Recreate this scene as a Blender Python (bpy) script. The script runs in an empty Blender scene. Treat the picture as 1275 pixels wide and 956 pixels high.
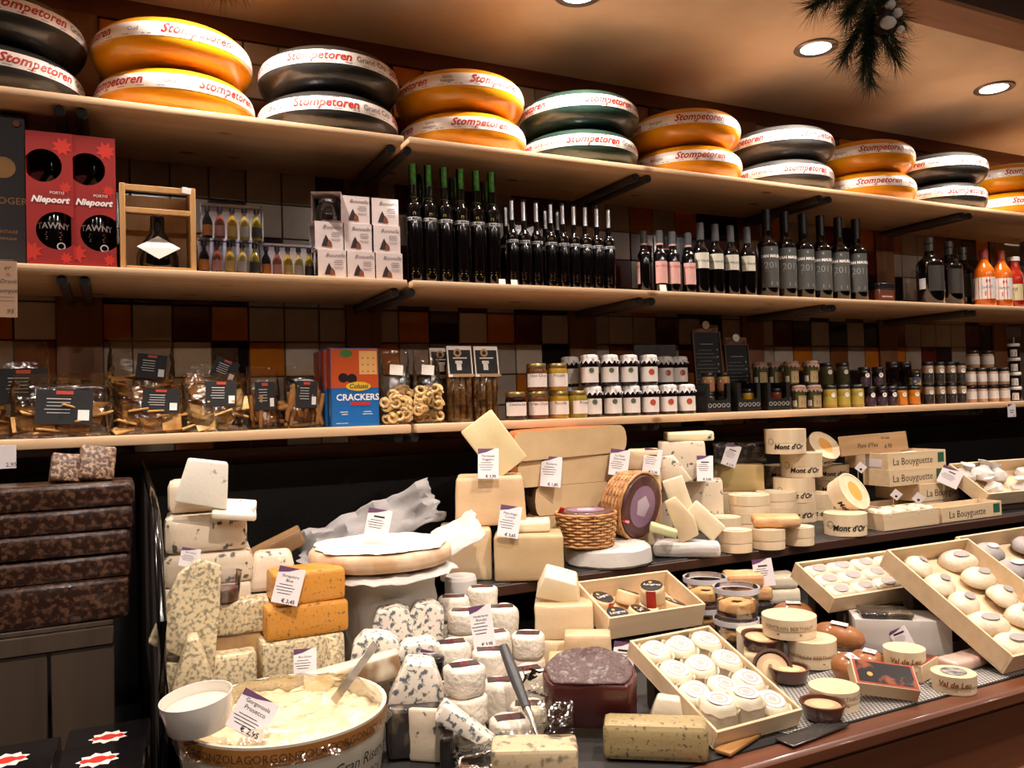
import bpy, bmesh, math, random
from mathutils import Vector, Matrix, noise
rnd = random.Random(7)
sc = bpy.context.scene
COL = sc.collection
# ---------------------------------------------------------------- camera
FPX, YAW, PIT, ROL, CAMZ = 1017.5, .4558, .02538, -.02875, 1.5
_d = Vector((math.sin(YAW)*math.cos(PIT), math.cos(YAW)*math.cos(PIT), math.sin(PIT)))
_r = Vector((math.cos(YAW), -math.sin(YAW), 0)); _u = _r.cross(_d)
_r, _u = math.cos(ROL)*_r+math.sin(ROL)*_u, -math.sin(ROL)*_r+math.cos(ROL)*_u
CAM = Vector((0, 0, CAMZ))
cd = bpy.data.cameras.new('camera'); cam = bpy.data.objects.new('camera', cd); COL.objects.link(cam)
cd.sensor_width = 36; cd.lens = FPX/1275*36; cd.clip_start = .02
cam.matrix_world = Matrix(((_r.x, _u.x, -_d.x, 0), (_r.y, _u.y, -_d.y, 0), (_r.z, _u.z, -_d.z, CAMZ), (0, 0, 0, 1)))
sc.camera = cam
# ---------------------------------------------------------------- world, exposure
W = bpy.data.worlds.new('world'); sc.world = W; W.use_nodes = True
W.node_tree.nodes['Background'].inputs[0].default_value = (1, .8, .6, 1)
W.node_tree.nodes['Background'].inputs[1].default_value = .012
vs = sc.view_settings
vs.view_transform = 'Standard'; vs.look = 'None'; vs.gamma = 1; vs.use_curve_mapping = False; vs.exposure = 0.0
LAMP_BACK, LAMP_FRONT, LAMP_FILL = 56.0, 138.0, 48.0        # watts of the recessed lamps over the shelves / over the counter / added as unseen fill
# ---------------------------------------------------------------- pixel helpers (1275x956 frame)
def ray(x, y): return (x-637.5)/FPX*_r-(y-478)/FPX*_u+_d
def on_y(x, y, Y): v = ray(x, y); return CAM+v*(Y/v.y)
def on_z(x, y, z): v = ray(x, y); return CAM+v*((z-CAMZ)/v.z)
def deck_z(Y): return .957
def on_deck(x, y):
    z = .97
    for _ in range(8): p = on_z(x, y, z); z = deck_z(p.y)
    return p
def ppm(P): return FPX/((P-CAM).dot(_d))
def elev(P): q = P-CAM; return math.atan2(-q.z, math.hypot(q.x, q.y))
def facing(P): return math.atan2(-P.y, -P.x)+math.pi/2
def put(x, y, Y=None, z=None):
    if Y is not None: return on_y(x, y, Y)
    if z == 'deck': return on_deck(x, y)
    return on_z(x, y, z)
def F(x0, x1, yt, yb, Y=None, z=None):
    P = put((x0+x1)/2, yb, Y, z); k = ppm(P)
    return P, (x1-x0)/k, (yb-yt)/k/math.cos(elev(P)), facing(P)
def Cy(x0, x1, yt, yb, Y=None, z=None):
    """pixel box of an upright cylinder seen from above -> base centre, diameter, height"""
    xm = (x0+x1)/2; yc = yb
    for _ in range(5):
        P = put(xm, yc, Y, z); k = ppm(P); e = elev(P); d = (x1-x0)/k
        yc = yb-d/2*abs(math.sin(e))*k
    h = max(.01, ((yb-yt)/k-d*abs(math.sin(e)))/math.cos(e))
    return P, d, h
# ---------------------------------------------------------------- materials
def lin(h):
    h = h.lstrip('#'); o = []
    for i in (0, 2, 4):
        c = int(h[i:i+2], 16)/255; o.append(c/12.92 if c <= .04045 else ((c+.055)/1.055)**2.4)
    return (*o, 1)
MATS = {}
def M(name, c='888888', rough=.5, c2=None, scale=20, stretch=(1, 1, 1), lo=.4, hi=.6, detail=3, bump=0, bscale=None, coat=0, metal=0, emit=0, trans=0, ior=1.45, sss=0, alpha=1, spec=.5):
    if name in MATS: return MATS[name]
    m = bpy.data.materials.new(name); m.use_nodes = True; nt = m.node_tree; N = nt.nodes; L = nt.links
    b = N['Principled BSDF']; b.inputs['Base Color'].default_value = lin(c); b.inputs['Roughness'].default_value = rough
    b.inputs['Metallic'].default_value = metal; b.inputs['Coat Weight'].default_value = coat; b.inputs['Coat Roughness'].default_value = .08
    b.inputs['Transmission Weight'].default_value = trans; b.inputs['IOR'].default_value = ior; b.inputs['Specular IOR Level'].default_value = spec
    if sss: b.inputs['Subsurface Weight'].default_value = sss; b.inputs['Subsurface Radius'].default_value = (.01, .006, .003); b.inputs['Subsurface Scale'].default_value = 1
    if emit: b.inputs['Emission Color'].default_value = lin(c); b.inputs['Emission Strength'].default_value = emit
    if c2 or bump:
        tc = N.new('ShaderNodeTexCoord'); mp = N.new('ShaderNodeMapping'); mp.inputs['Scale'].default_value = stretch
        L.new(tc.outputs['Object'], mp.inputs[0])
    if c2:
        n = N.new('ShaderNodeTexNoise'); n.inputs['Scale'].default_value = scale; n.inputs['Detail'].default_value = detail
        cr = N.new('ShaderNodeValToRGB'); cr.color_ramp.elements[0].position = lo; cr.color_ramp.elements[1].position = hi
        cr.color_ramp.elements[0].color = lin(c); cr.color_ramp.elements[1].color = lin(c2)
        L.new(mp.outputs[0], n.inputs['Vector']); L.new(n.outputs[0], cr.inputs[0]); L.new(cr.outputs[0], b.inputs['Base Color'])
    if bump:
        n2 = N.new('ShaderNodeTexNoise'); n2.inputs['Scale'].default_value = bscale or scale*2; n2.inputs['Detail'].default_value = 4
        bp = N.new('ShaderNodeBump'); bp.inputs['Strength'].default_value = bump; bp.inputs['Distance'].default_value = .004
        L.new(mp.outputs[0], n2.inputs['Vector']); L.new(n2.outputs[0], bp.inputs['Height']); L.new(bp.outputs[0], b.inputs['Normal'])
        if coat: L.new(bp.outputs[0], b.inputs['Coat Normal'])
    MATS[name] = m; return m
def film(name, tint='ffffff', rough=.08, bump=.5, bscale=30, base=.04):
    """thin clear plastic: transparent with a Fresnel gloss"""
    if name in MATS: return MATS[name]
    m = bpy.data.materials.new(name); m.use_nodes = True; nt = m.node_tree; N = nt.nodes; L = nt.links
    N.remove(N['Principled BSDF']); out = N['Material Output']
    t = N.new('ShaderNodeBsdfTransparent'); t.inputs[0].default_value = lin(tint)
    g = N.new('ShaderNodeBsdfGlossy'); g.inputs['Roughness'].default_value = rough; g.inputs[0].default_value = (1, 1, 1, 1)
    fr = N.new('ShaderNodeFresnel'); fr.inputs[0].default_value = 1.45
    ad = N.new('ShaderNodeMath'); ad.operation = 'ADD'; ad.inputs[1].default_value = base; ad.use_clamp = True
    mx = N.new('ShaderNodeMixShader')
    L.new(fr.outputs[0], ad.inputs[0]); L.new(ad.outputs[0], mx.inputs[0]); L.new(t.outputs[0], mx.inputs[1]); L.new(g.outputs[0], mx.inputs[2]); L.new(mx.outputs[0], out.inputs[0])
    if bump:
        tc = N.new('ShaderNodeTexCoord'); n = N.new('ShaderNodeTexNoise'); n.inputs['Scale'].default_value = bscale; n.inputs['Detail'].default_value = 3
        bp = N.new('ShaderNodeBump'); bp.inputs['Strength'].default_value = bump; bp.inputs['Distance'].default_value = .01
        L.new(tc.outputs['Object'], n.inputs['Vector']); L.new(n.outputs[0], bp.inputs['Height']); L.new(bp.outputs[0], g.inputs['Normal']); L.new(bp.outputs[0], fr.inputs['Normal'])
    MATS[name] = m; return m
def pine(name, a, b_, k):
    if name in MATS: return MATS[name]
    m = M(name, a, .45, b_, 3, (.35, 9, 9), .3, .75, 6, coat=.1)
    nt = m.node_tree; N = nt.nodes; L = nt.links; b = N['Principled BSDF']
    src = b.inputs['Base Color'].links[0].from_socket
    tc = N.new('ShaderNodeTexCoord'); mp = N.new('ShaderNodeMapping'); mp.inputs['Scale'].default_value = (4.5, 9, 9)
    v = N.new('ShaderNodeTexVoronoi'); v.inputs['Scale'].default_value = 1
    cr = N.new('ShaderNodeValToRGB'); cr.color_ramp.elements[0].position = .07; cr.color_ramp.elements[1].position = .13
    cr.color_ramp.elements[0].color = (1, 1, 1, 1); cr.color_ramp.elements[1].color = (0, 0, 0, 1)
    mx = N.new('ShaderNodeMix'); mx.data_type = 'RGBA'; mx.inputs[7].default_value = lin(k)
    L.new(tc.outputs['Object'], mp.inputs[0]); L.new(mp.outputs[0], v.inputs['Vector']); L.new(v.outputs['Distance'], cr.inputs[0])
    L.new(cr.outputs[0], mx.inputs[0]); L.new(src, mx.inputs[6]); L.new(mx.outputs[2], b.inputs['Base Color'])
    return m
# ---------------------------------------------------------------- mesh helpers
def mesh_of(bm, name, smooth=None):
    me = bpy.data.meshes.new(name); bm.normal_update(); bm.to_mesh(me); bm.free()
    if smooth is not None:
        for p in me.polygons: p.use_smooth = True
        if smooth < 180: me.set_sharp_from_angle(angle=math.radians(smooth))
    return me
def pyd(name, v, f, smooth=None, recalc=False):
    bm = bmesh.new(); vs_ = [bm.verts.new(p) for p in v]
    for q in f:
        try: bm.faces.new([vs_[i] for i in q])
        except ValueError: pass
    if recalc: bmesh.ops.recalc_face_normals(bm, faces=bm.faces)
    return mesh_of(bm, name, smooth)
def wob(bm, amp, sc_, seed=0):
    o = Vector((seed*3.1, seed*1.7, seed*2.3))
    for v in bm.verts:
        v.co += amp*noise.noise_vector(v.co*sc_+o)
def rbox(w, d, h, bev=.004, seg=2, cuts=0, amp=0, fs=25, seed=0, name='block', top=1.0, topd=None, shear=0, org=False):
    """box, base centre at the origin; top = scale of the top face; org: origin at the front bottom edge"""
    bm = bmesh.new(); bmesh.ops.create_cube(bm, size=1)
    for v in bm.verts:
        s = (top if v.co.z > 0 else 1, (top if topd is None else topd) if v.co.z > 0 else 1)
        v.co = Vector((v.co.x*w*s[0]+(shear if v.co.z > 0 else 0), v.co.y*d*s[1]+(d/2 if org else 0), (v.co.z+.5)*h))
    if bev: bmesh.ops.bevel(bm, geom=bm.edges[:], offset=min(bev, min(w, d, h)*.48), segments=seg, affect='EDGES', profile=.5)
    if cuts: bmesh.ops.subdivide_edges(bm, edges=bm.edges[:], cuts=cuts, use_grid_fill=True)
    if amp: wob(bm, amp, fs, seed)
    return mesh_of(bm, name, 40 if bev else None)
def prism(poly, h, bev=.004, seg=2, cuts=0, amp=0, fs=25, seed=0, name='piece', topscale=None):
    """polygon in XY extruded up by h"""
    bm = bmesh.new(); n = len(poly)
    a = [bm.verts.new((x, y, 0)) for x, y in poly]
    t = topscale or (1, 1, 0, 0)
    b = [bm.verts.new((x*t[0]+t[2], y*t[1]+t[3], h)) for x, y in poly]
    bm.faces.new(a[::-1]); bm.faces.new(b)
    for i in range(n): bm.faces.new((a[i], a[(i+1) % n], b[(i+1) % n], b[i]))
    bmesh.ops.recalc_face_normals(bm, faces=bm.faces)
    if bev: bmesh.ops.bevel(bm, geom=bm.edges[:], offset=bev, segments=seg, affect='EDGES', profile=.5)
    if cuts:
        bmesh.ops.triangulate(bm, faces=[f for f in bm.faces if len(f.verts) > 4])
        bmesh.ops.subdivide_edges(bm, edges=bm.edges[:], cuts=cuts, use_grid_fill=True)
    if amp: wob(bm, amp, fs, seed)
    return mesh_of(bm, name, 40)
def lathe(prof, seg=24, name='lathe', smooth=45, amp=0, fs=30, seed=0, closed=True):
    bm = bmesh.new(); rings = []
    for r, z in prof:
        if r < 1e-6: rings.append([bm.verts.new((0, 0, z))])
        else: rings.append([bm.verts.new((r*math.cos(2*math.pi*i/seg), r*math.sin(2*math.pi*i/seg), z)) for i in range(seg)])
    for a, b in zip(rings, rings[1:]):
        for i in range(seg):
            j = (i+1) % seg
            if len(a) == 1 and len(b) == 1: continue
            if len(a) == 1: bm.faces.new((a[0], b[j], b[i]))
            elif len(b) == 1: bm.faces.new((a[i], a[j], b[0]))
            else: bm.faces.new((a[i], a[j], b[j], b[i]))
    if closed:
        if len(rings[0]) > 1: bm.faces.new(rings[0][::-1])
        if len(rings[-1]) > 1: bm.faces.new(rings[-1])
    if amp: wob(bm, amp, fs, seed)
    return mesh_of(bm, name, smooth)
def puck(r, h, bev=.006, seg=28, amp=0, fs=30, seed=0, name='puck'):
    b = min(bev, h*.45); p = [(0, 0), (r-b, 0)]
    for i in range(1, 4): a = math.pi/2*i/3; p.append((r-b+b*math.sin(a), b-b*math.cos(a)))
    if amp: p += [(r, b+(h-2*b)*k/4) for k in (1, 2, 3)]
    for i in range(0, 4): a = math.pi/2*i/3; p.append((r-b+b*math.cos(a), h-b+b*math.sin(a)))
    if amp: p += [((r-b)*.6, h)]
    p.append((0, h)); return lathe(p, seg, name, 45, amp, fs, seed)
def tube(pts, r, seg=8, name='tube', caps=True):
    bm = bmesh.new(); pts = [Vector(p) for p in pts]; rings = []
    for i, p in enumerate(pts):
        t = (pts[min(i+1, len(pts)-1)]-pts[max(i-1, 0)]).normalized()
        u = t.cross(Vector((0, 0, 1)));  u = u if u.length > .05 else t.cross(Vector((1, 0, 0)))
        u.normalize(); w = t.cross(u); rr = r[i] if isinstance(r, (list, tuple)) else r
        rings.append([bm.verts.new(p+rr*(math.cos(2*math.pi*k/seg)*u+math.sin(2*math.pi*k/seg)*w)) for k in range(seg)])
    for a, b in zip(rings, rings[1:]):
        for k in range(seg): bm.faces.new((a[k], a[(k+1) % seg], b[(k+1) % seg], b[k]))
    if caps: bm.faces.new(rings[0]); bm.faces.new(rings[-1])
    bmesh.ops.recalc_face_normals(bm, faces=bm.faces)
    return mesh_of(bm, name, 50)
def patch(r, z0, z1, a0, a1, seg=10, name='label', r1=None):
    """piece of a cylinder wall, angles in degrees, 0 = facing local -Y, positive to the right"""
    v = []; f = []; r1 = r if r1 is None else r1
    for i in range(seg+1):
        a = math.radians(a0+(a1-a0)*i/seg-90); v += [(r*math.cos(a), r*math.sin(a), z0), (r1*math.cos(a), r1*math.sin(a), z1)]
    for i in range(seg): f.append((2*i, 2*i+2, 2*i+3, 2*i+1))
    return pyd(name, v, f, 180)
TX = {}
def txt(s, size=.02, shear=0, res=2, bold=0):
    key = (s, size, shear, bold)
    if key in TX: return TX[key]
    cu = bpy.data.curves.new('t', 'FONT'); cu.body = s; cu.size = size; cu.shear = shear; cu.align_x = 'CENTER'; cu.resolution_u = res; cu.offset = bold
    ob = bpy.data.objects.new('t', cu); COL.objects.link(ob)
    me = bpy.data.meshes.new_from_object(ob.evaluated_get(bpy.context.evaluated_depsgraph_get()))
    v = [(p.co.x, p.co.y) for p in me.vertices]; f = [tuple(p.vertices) for p in me.polygons]
    bpy.data.objects.remove(ob); bpy.data.curves.remove(cu); bpy.data.meshes.remove(me)
    TX[key] = (v, f); return TX[key]
def lettering(lines, fn=None, name='lettering'):
    """lines: (string, size, x, y, shear, bold) -> one flat mesh in the XZ plane facing -Y (or mapped by fn(x, z))"""
    V = []; Fc = []
    for l in lines:
        s, size, x, y = l[:4]; sh = l[4] if len(l) > 4 else 0; bo = l[5] if len(l) > 5 else 0
        if s.startswith('#'):      # a printed rule or block: '#w,h'
            w, h = map(float, s[1:].split(',')); v = [(-w/2, 0), (w/2, 0), (w/2, h), (-w/2, h)]; f = [(0, 1, 2, 3)]
        else: v, f = txt(s, size, sh, 2, bo)
        n = len(V); V += [(a+x, b+y) for a, b in v]; Fc += [tuple(i+n for i in q) for q in f]
    fn = fn or (lambda a, b: (a, 0, b))
    me = bpy.data.meshes.new(name); me.from_pydata([fn(a, b) for a, b in V], [], Fc); me.update()
    if all(l[0].startswith('#') for l in lines): me['rules'] = 1
    return me
def bent(r, a0=0):
    """maps flat lettering onto a cylinder of radius r (or r(z)), centred at angle a0 degrees from local -Y"""
    R_ = r if callable(r) else (lambda z: r)
    def fn(x, z):
        q = R_(z); a = x/q+math.radians(a0-90); return (q*math.cos(a), q*math.sin(a), z)
    return fn
# ---------------------------------------------------------------- object helpers
def ob(name, me, mat, parent=None, loc=(0, 0, 0), rot=(0, 0, 0)):
    o = bpy.data.objects.new(name, me); COL.objects.link(o)
    ml = mat if isinstance(mat, (list, tuple)) else [mat]
    if not me.materials:
        for m in ml: me.materials.append(m)
    elif me.materials[0] is not ml[0]:
        o.material_slots[0].link = 'OBJECT'; o.material_slots[0].material = ml[0]
    o.location = loc; o.rotation_euler = rot; o.parent = parent
    if me.get('rules'): o['kind'] = 'stuff'
    return o
def tag(o, label, cat, group=None):
    o['label'] = label; o['category'] = cat
    if group: o['group'] = group
    return o
def struct(o): o['kind'] = 'structure'; return o
def thing(name, label, cat, loc=(0, 0, 0), rot=(0, 0, 0), group=None):
    o = bpy.data.objects.new(name, None); COL.objects.link(o); o.empty_display_size = .02
    o.location = loc; o.rotation_euler = rot if isinstance(rot, tuple) else (0, 0, rot); return tag(o, label, cat, group)
def one(name, label, cat, me, mat, loc, rot=0, group=None):
    o = ob(name, me, mat, None, loc, rot if isinstance(rot, tuple) else (0, 0, rot)); return tag(o, label, cat, group)
KIDS = {}
def dup(root, loc, rot, label=None, group=None, scale=None):
    kids = {}
    for o in bpy.data.objects:
        if o.parent: kids.setdefault(o.parent.name, []).append(o)
    def cp(o, par):
        c = o.copy(); COL.objects.link(c); c.parent = par
        for k in kids.get(o.name, []): cp(k, c)
        return c
    r = cp(root, None); r.location = loc; r.rotation_euler = rot if isinstance(rot, tuple) else (0, 0, rot)
    if scale: r.scale = scale if isinstance(scale, tuple) else (scale,)*3
    if label: r['label'] = label
    if group: r['group'] = group
    return r
def board(name, x0, x1, y0, y1, z0, z1, mat, parent=None, bev=.002):
    w, d, h = x1-x0, y1-y0, z1-z0
    return ob(name, rbox(w, d, h, bev, 1, name=name), mat, parent, ((x0+x1)/2, (y0+y1)/2, z0))
# ================================================================ the room
WY = 2.41; CZ = 2.62; BZ = 2.5; FZ = 2.86
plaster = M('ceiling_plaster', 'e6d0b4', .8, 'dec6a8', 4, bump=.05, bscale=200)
dkwood = M('dark_beam_wood', '4a2a18', .5, '381d10', 3, (1, 12, 12), .3, .7, 5)
mdwood = M('trim_wood', '6b3d22', .5, '55301b', 3, (1, 12, 12), .3, .7, 5)
upwood = M('upright_wood', '8a5f3a', .5, '74492a', 3, (12, 12, .6), .3, .7, 5)
def slab(name, x0, x1, y0, y1, z0, z1, mat): return struct(ob(name, rbox(x1-x0, y1-y0, z1-z0, 0, name=name), mat, None, ((x0+x1)/2, (y0+y1)/2, z0)))
X0, X1, YF = -2.4, 5.6, -3.2
slab('floor', X0, X1, YF, 2.6, -.1, 0, M('floor_tile', '5a4a3e', .4, '4c3d33', 3))
slab('ceiling', X0, X1, 1.45, 2.6, CZ, CZ+.1, plaster)
slab('trim_1', X0, X1, 1.345, 1.45, BZ, FZ+.1, dkwood)                # beam that the garlands hang from
slab('trim_2', X0, X1, 1.343, 1.452, BZ-.012, BZ, M('beam_board', 'a8744a', .5, '94623b', 3, (1, 12, 12), .3, .7, 5))
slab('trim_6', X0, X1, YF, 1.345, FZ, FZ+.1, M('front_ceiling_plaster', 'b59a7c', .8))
wall = slab('wall_back', X0, X1, WY+.006, 2.6, 0, CZ, M('grout', '6a5c50', .9))
plainw = M('plain_wall', '8a6a4c', .8)
slab('wall_left', X0-.1, X0, YF, 2.6, 0, FZ, plainw); slab('wall_right', X1, X1+.1, YF, 2.6, 0, FZ, plainw); slab('wall_front', X0, X1, YF-.1, YF, 0, FZ, plainw)
slab('trim_3', X0, X1, WY-.012, WY+.006, CZ-.055, CZ, mdwood)
slab('trim_4', X0, X1, WY-.02, WY+.006, 1.34, 1.40, mdwood)
# uprights that carry the brackets
UPX = [-.832, -.072, .686, 1.453, 2.211, 2.957, 3.71]
for k, x in enumerate(UPX): slab('trim_%d' % (10+k), x-.053, x+.053, WY-.012, WY+.006, 1.40, CZ-.055, upwood)
# wall tiles
TC = {'g': M('tile_grey', 'b0a294', .16, 'a29486', 9, coat=.5), 'o': M('tile_orange', 'c0701c', .14, 'b26418', 9, coat=.5), 'r': M('tile_dark_red', '5a1c14', .14, '4c1610', 9, coat=.5),
      'd': M('tile_aubergine', '1e1218', .12, '180e14', 9, coat=.5), 'w': M('tile_cream', 'c8baa8', .16, 'baac9a', 9, coat=.5), 'b': M('tile_brown', '7a4624', .15, '6d3d1f', 9, coat=.5)}
ROWS = {  # bay: rows by z, tiles from left to right
 0: {17: 'ggdd', 16: 'rgdr', 18: 'dogd', 21: 'grgo', 20: 'dggr', 24: 'ogrd', 25: 'grod'},
 1: {18: 'ddrdgggd', 17: 'ogrogggr', 16: 'ggwdowgg', 15: 'grgogdog', 21: 'ggggwwro', 20: 'dggdgggr', 19: 'rgogdgog', 24: 'orgwgrwd', 25: 'ordwgwgr', 23: 'rrogrgrw'},
 2: {18: 'grgrgdd', 17: 'godworgd', 16: 'oggogwdb', 15: 'gdgrgogr', 21: 'grwrgrr', 20: 'gggrgrr', 19: 'grgdgrd', 24: 'rowgrwg', 25: 'dogwrwg', 23: 'wrgogdr'},
 3: {18: 'ggogddg', 17: 'gwgrgdg', 16: 'gbggrgo', 15: 'rgdgogr', 21: 'wgogodd', 20: 'ggrgddr', 19: 'drgdgrd', 24: 'grwrogr', 25: 'rgrdgro'},
 4: {18: 'gogdgrg', 17: 'grdgdgd', 16: 'gwogbgo', 21: 'goggrdo', 20: 'gggrgdr'},
 5: {17: 'bggggrd', 16: 'ogrdgdd', 21: 'oggbrdo', 20: 'gggrgdr'}}
tile_cache = {}; rest = {k: [] for k in TC}; trnd = random.Random(3)
for bay in range(6):
    xa, xb = UPX[bay]+.053, UPX[bay+1]-.053
    first = .052 if bay == 1 else xa+.058
    cuts = [xa]+[first+.1*i for i in range(9) if first+.1*i < xb-.012]+[xb]
    for row in range(14, 26):
        z0, z1 = row*.1, min(row*.1+.1, CZ-.055)
        for i, (a, c) in enumerate(zip(cuts, cuts[1:])):
            pat = ROWS.get(bay, {}).get(row, ''); ch = pat[i] if i < len(pat) else trnd.choice('ggwordbgd')
            if row in (15, 16, 17, 18, 20, 21, 24, 25) and -.75 < a < 2.9 and not (row == 15 and a > 1.3):
                w, h = round(c-a-.004, 4), round(z1-z0-.004, 4); key = (w, h, ch)
                if key not in tile_cache: tile_cache[key] = rbox(w, .01, h, .0015, 1, name='tile')
                ob('tile', tile_cache[key], TC[ch], wall, ((a+c)/2-(X0+X1)/2, WY+.001-(WY+.006+2.6)/2, z0+.002))
            else: rest[ch].append((a+.002, c-.002, z0+.002, z1-.002))
for ch, L_ in rest.items():
    bm = bmesh.new()
    for a, c, z0, z1 in L_:
        g = bmesh.ops.create_cube(bm, size=1)
        for v in g['verts']: v.co = Vector(((a+c)/2+v.co.x*(c-a), WY+.001+v.co.y*.01, (z0+z1)/2+v.co.z*(z1-z0)))
    o = ob('tiles', mesh_of(bm, 'tiles'), TC[ch], wall, (-(X0+X1)/2, -(WY+.006+2.6)/2, 0)); o['kind'] = 'stuff'
# ================================================================ shelves
pinem = pine('pine', 'd6b48e', 'c49c74', '7e5232')
SZ = {1: 2.205, 2: 1.83, 3: 1.457}; ST = {1: .018, 2: .018, 3: .023}
LV = {1: 'top', 2: 'middle', 3: 'lowest'}
for lv in (1, 2, 3):
    for side, (a, c) in (('left', (-1.6, .690)), ('right', (.703, 4.2))):
        o = ob('shelf_board', rbox(c-a, WY-.015-2.0, ST[lv], .004, 2, name='shelf_board'), pinem, None, ((a+c)/2, (WY-.015+2.0)/2, SZ[lv]-ST[lv]))
        what = {1: ('cheese wheels, ending at the oiled gap', 'cheese wheels with Extra belegen bands'), 2: ('red port boxes and chocolate cubes', 'dark oil and wine bottles'), 3: ('cracker bags and blue cracker boxes', 'jars and breadsticks')}[lv][0 if side == 'left' else 1]
        tag(o, '%s pine shelf board carrying the %s' % (LV[lv], what.replace(', ending at the oiled gap', ' and two black Grand Cru stacks')), 'shelf')
tubem = M('bracket_steel', '5c5450', .45, metal=.5); shadem = M('bracket_bore_shade', '0c0a0a', .6)
tm = tube([(0, 2.03, 0), (0, 2.395, 0)], .0118, 14, 'tube'); cm_ = tube([(0, 2.026, 0), (0, 2.032, 0)], .0105, 14, 'bore_shade')  # dark disc paints the shade inside the open tube end
for lv in (1, 2, 3):
    for k, x in enumerate(UPX[1:6]):
        wh = {1: ('above the red port boxes', 'where the two boards meet', 'above the pink-labelled bottles', 'above the 201 bottles', 'above the flask bottles'), 2: ('above the cracker bags', 'where the two boards meet', 'above the cloth-capped jars', 'above the mustard jars', 'above the peach jars'), 3: ('above the nougat', 'where the two boards meet', 'above the raclette', 'above the cheese drums', 'above the paper bundles')}[lv][k]
        t = thing('shelf_bracket', 'pair of steel tube brackets under the %s shelf %s' % (LV[lv], wh), 'bracket', (x, 0, SZ[lv]-ST[lv]-.0119), 0, 'tube brackets under the %s shelf' % LV[lv])
        for s in (-.022, .022): p = ob('tube', tm, tubem, t, (s, 0, 0)); ob('bore_shade', cm_, shadem, p)
# ================================================================ recessed ceiling lamps
lring = lathe([(.046, 0), (.066, -.003), (.068, -.001), (.066, .003), (.046, .003)], 32, 'trim_ring', 60, closed=False)
lglow = lathe([(0, -.0005), (.047, -.0005)], 24, 'lamp_face', closed=False)
ringm = M('lamp_ring', '8a7f78', .35, metal=.6); glowm = M('lamp_glow', 'fff0dc', emit=14); cupm = M('lamp_cup', 'd0d0d0', .2, metal=1)
def downlight(x, y, z, watts, tilt=(0, 0), ang=100, label='', col=(1, .87, .78)):
    t = thing('ceiling_downlight', label, 'lamp', (x, y, z), 0, ('recessed lamps above the counter' if y > 0 else 'fill lamps added over the shop floor') if z > 2.7 else 'recessed lamps above the cheese wheels')
    ob('trim_ring', lring, ringm, t); ob('lamp_face', lglow, glowm, t)
    ld = bpy.data.lights.new('bulb', 'SPOT'); ld.energy = watts; ld.color = col; ld.spot_size = math.radians(ang); ld.spot_blend = .7; ld.shadow_soft_size = .035
    lo = bpy.data.objects.new('bulb', ld); COL.objects.link(lo); lo.location = (0, 0, -.012); lo.rotation_euler = (math.radians(tilt[0]), math.radians(tilt[1]), 0); lo.parent = t
for x in (-1.49, -.605, .28, 1.164, 2.048, 2.945, 3.83): downlight(x, 1.89, CZ-.004, LAMP_BACK, (8, 0), 125, 'round recessed ceiling lamp in a grey ring above the gouda cheeses')
for x, p in ((-.55, .35), (.25, 1.05), (1.15, 1.0), (2.05, .9), (2.95, .6)): downlight(x, .55, FZ-.004, LAMP_FRONT*p, (26, 0), 62, 'round recessed ceiling lamp in the front ceiling above the counter')
for x in (-1.2, .2, 1.6, 3.0, 4.4): downlight(x, -1.1, FZ-.004, LAMP_FILL, (35, 0), 120, 'round fill lamp added unseen over the shop floor behind the viewer')  # unseen lamps added to fill the shelves with soft frontal light
# ================================================================ the cheese counter
CNT = thing('cheese_counter', 'long dark refrigerated display counter with brown wooden front ledge', 'counter')
black = M('counter_black', '141011', .55); slate = M('riser_slate', '2a2826', .5, '1c1b1a', 20, bump=.2)
brownw = M('counter_wood', '6e4028', .4, '5c3320', 3, (.6, 14, 14), .3, .7, 5, coat=.15); greyd = M('deck_grey', '2c2927', .6)
BKP = slab('wall_panel_2', .085, 4.2, 2.33, 2.35, .0, 1.335, black) 
slab('trim_5', .085, 4.2, 2.31, 2.36, 1.335, 1.36, black)
vent = bmesh.new()
for i in range(46):
    for j in range(4):
        g = bmesh.ops.create_circle(vent, cap_ends=True, radius=.0022, segments=6)
        for v in g['verts']: v.co = Vector((.25+i*.022+(j % 2)*.011+v.co.x-2.1425, -.0115, 1.155+j*.016+v.co.y))
o = ob('vent_holes', mesh_of(vent, 'vent_holes'), M('vent_dark', '030303', .9), BKP); o['kind'] = 'stuff'
RZ = 1.10
RSR = thing('riser_shelf', 'dark slate riser shelf with brown front edge carrying the hard cheeses', 'shelf')
board('slate_top', .728, 4.2, 1.675, 2.325, RZ-.022, RZ, slate, RSR, .003); board('front_edge', .728, 4.2, 1.66, 1.675, RZ-.026, RZ-.002, M('riser_edge_wood', '3a2014', .45), RSR, .002)
for x in (.90, 1.9, 3.0): board('leg', x, x+.03, 2.2, 2.32, .9575, RZ-.022, black, RSR)
def deckbox(name, x0, x1, y0, y1, t, mat):
    v = []
    for y, dz in ((y0, 0), (y1, 0)):
        for x in (x0, x1): v += [(x, y, deck_z(y)), (x, y, deck_z(y)-t)]
    return ob(name, pyd(name, v, [(0, 2, 6, 4), (1, 5, 7, 3), (0, 1, 3, 2), (4, 6, 7, 5), (0, 4, 5, 1), (2, 3, 7, 6)], None, True), mat, CNT)
deckbox('deck', .09, 4.2, .992, 2.33, .02, greyd)
bm = bmesh.new(); P_ = .0085
def strip(bm, a, b, w, z):
    a = Vector(a); b = Vector(b); n = Vector((-(b-a).y, (b-a).x, 0)).normalized()*w/2
    q = []
    for p in (a-n, b-n, b+n, a+n): q.append(bm.verts.new((p.x, p.y, deck_z(p.y)+z)))
    bm.faces.new(q)
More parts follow.
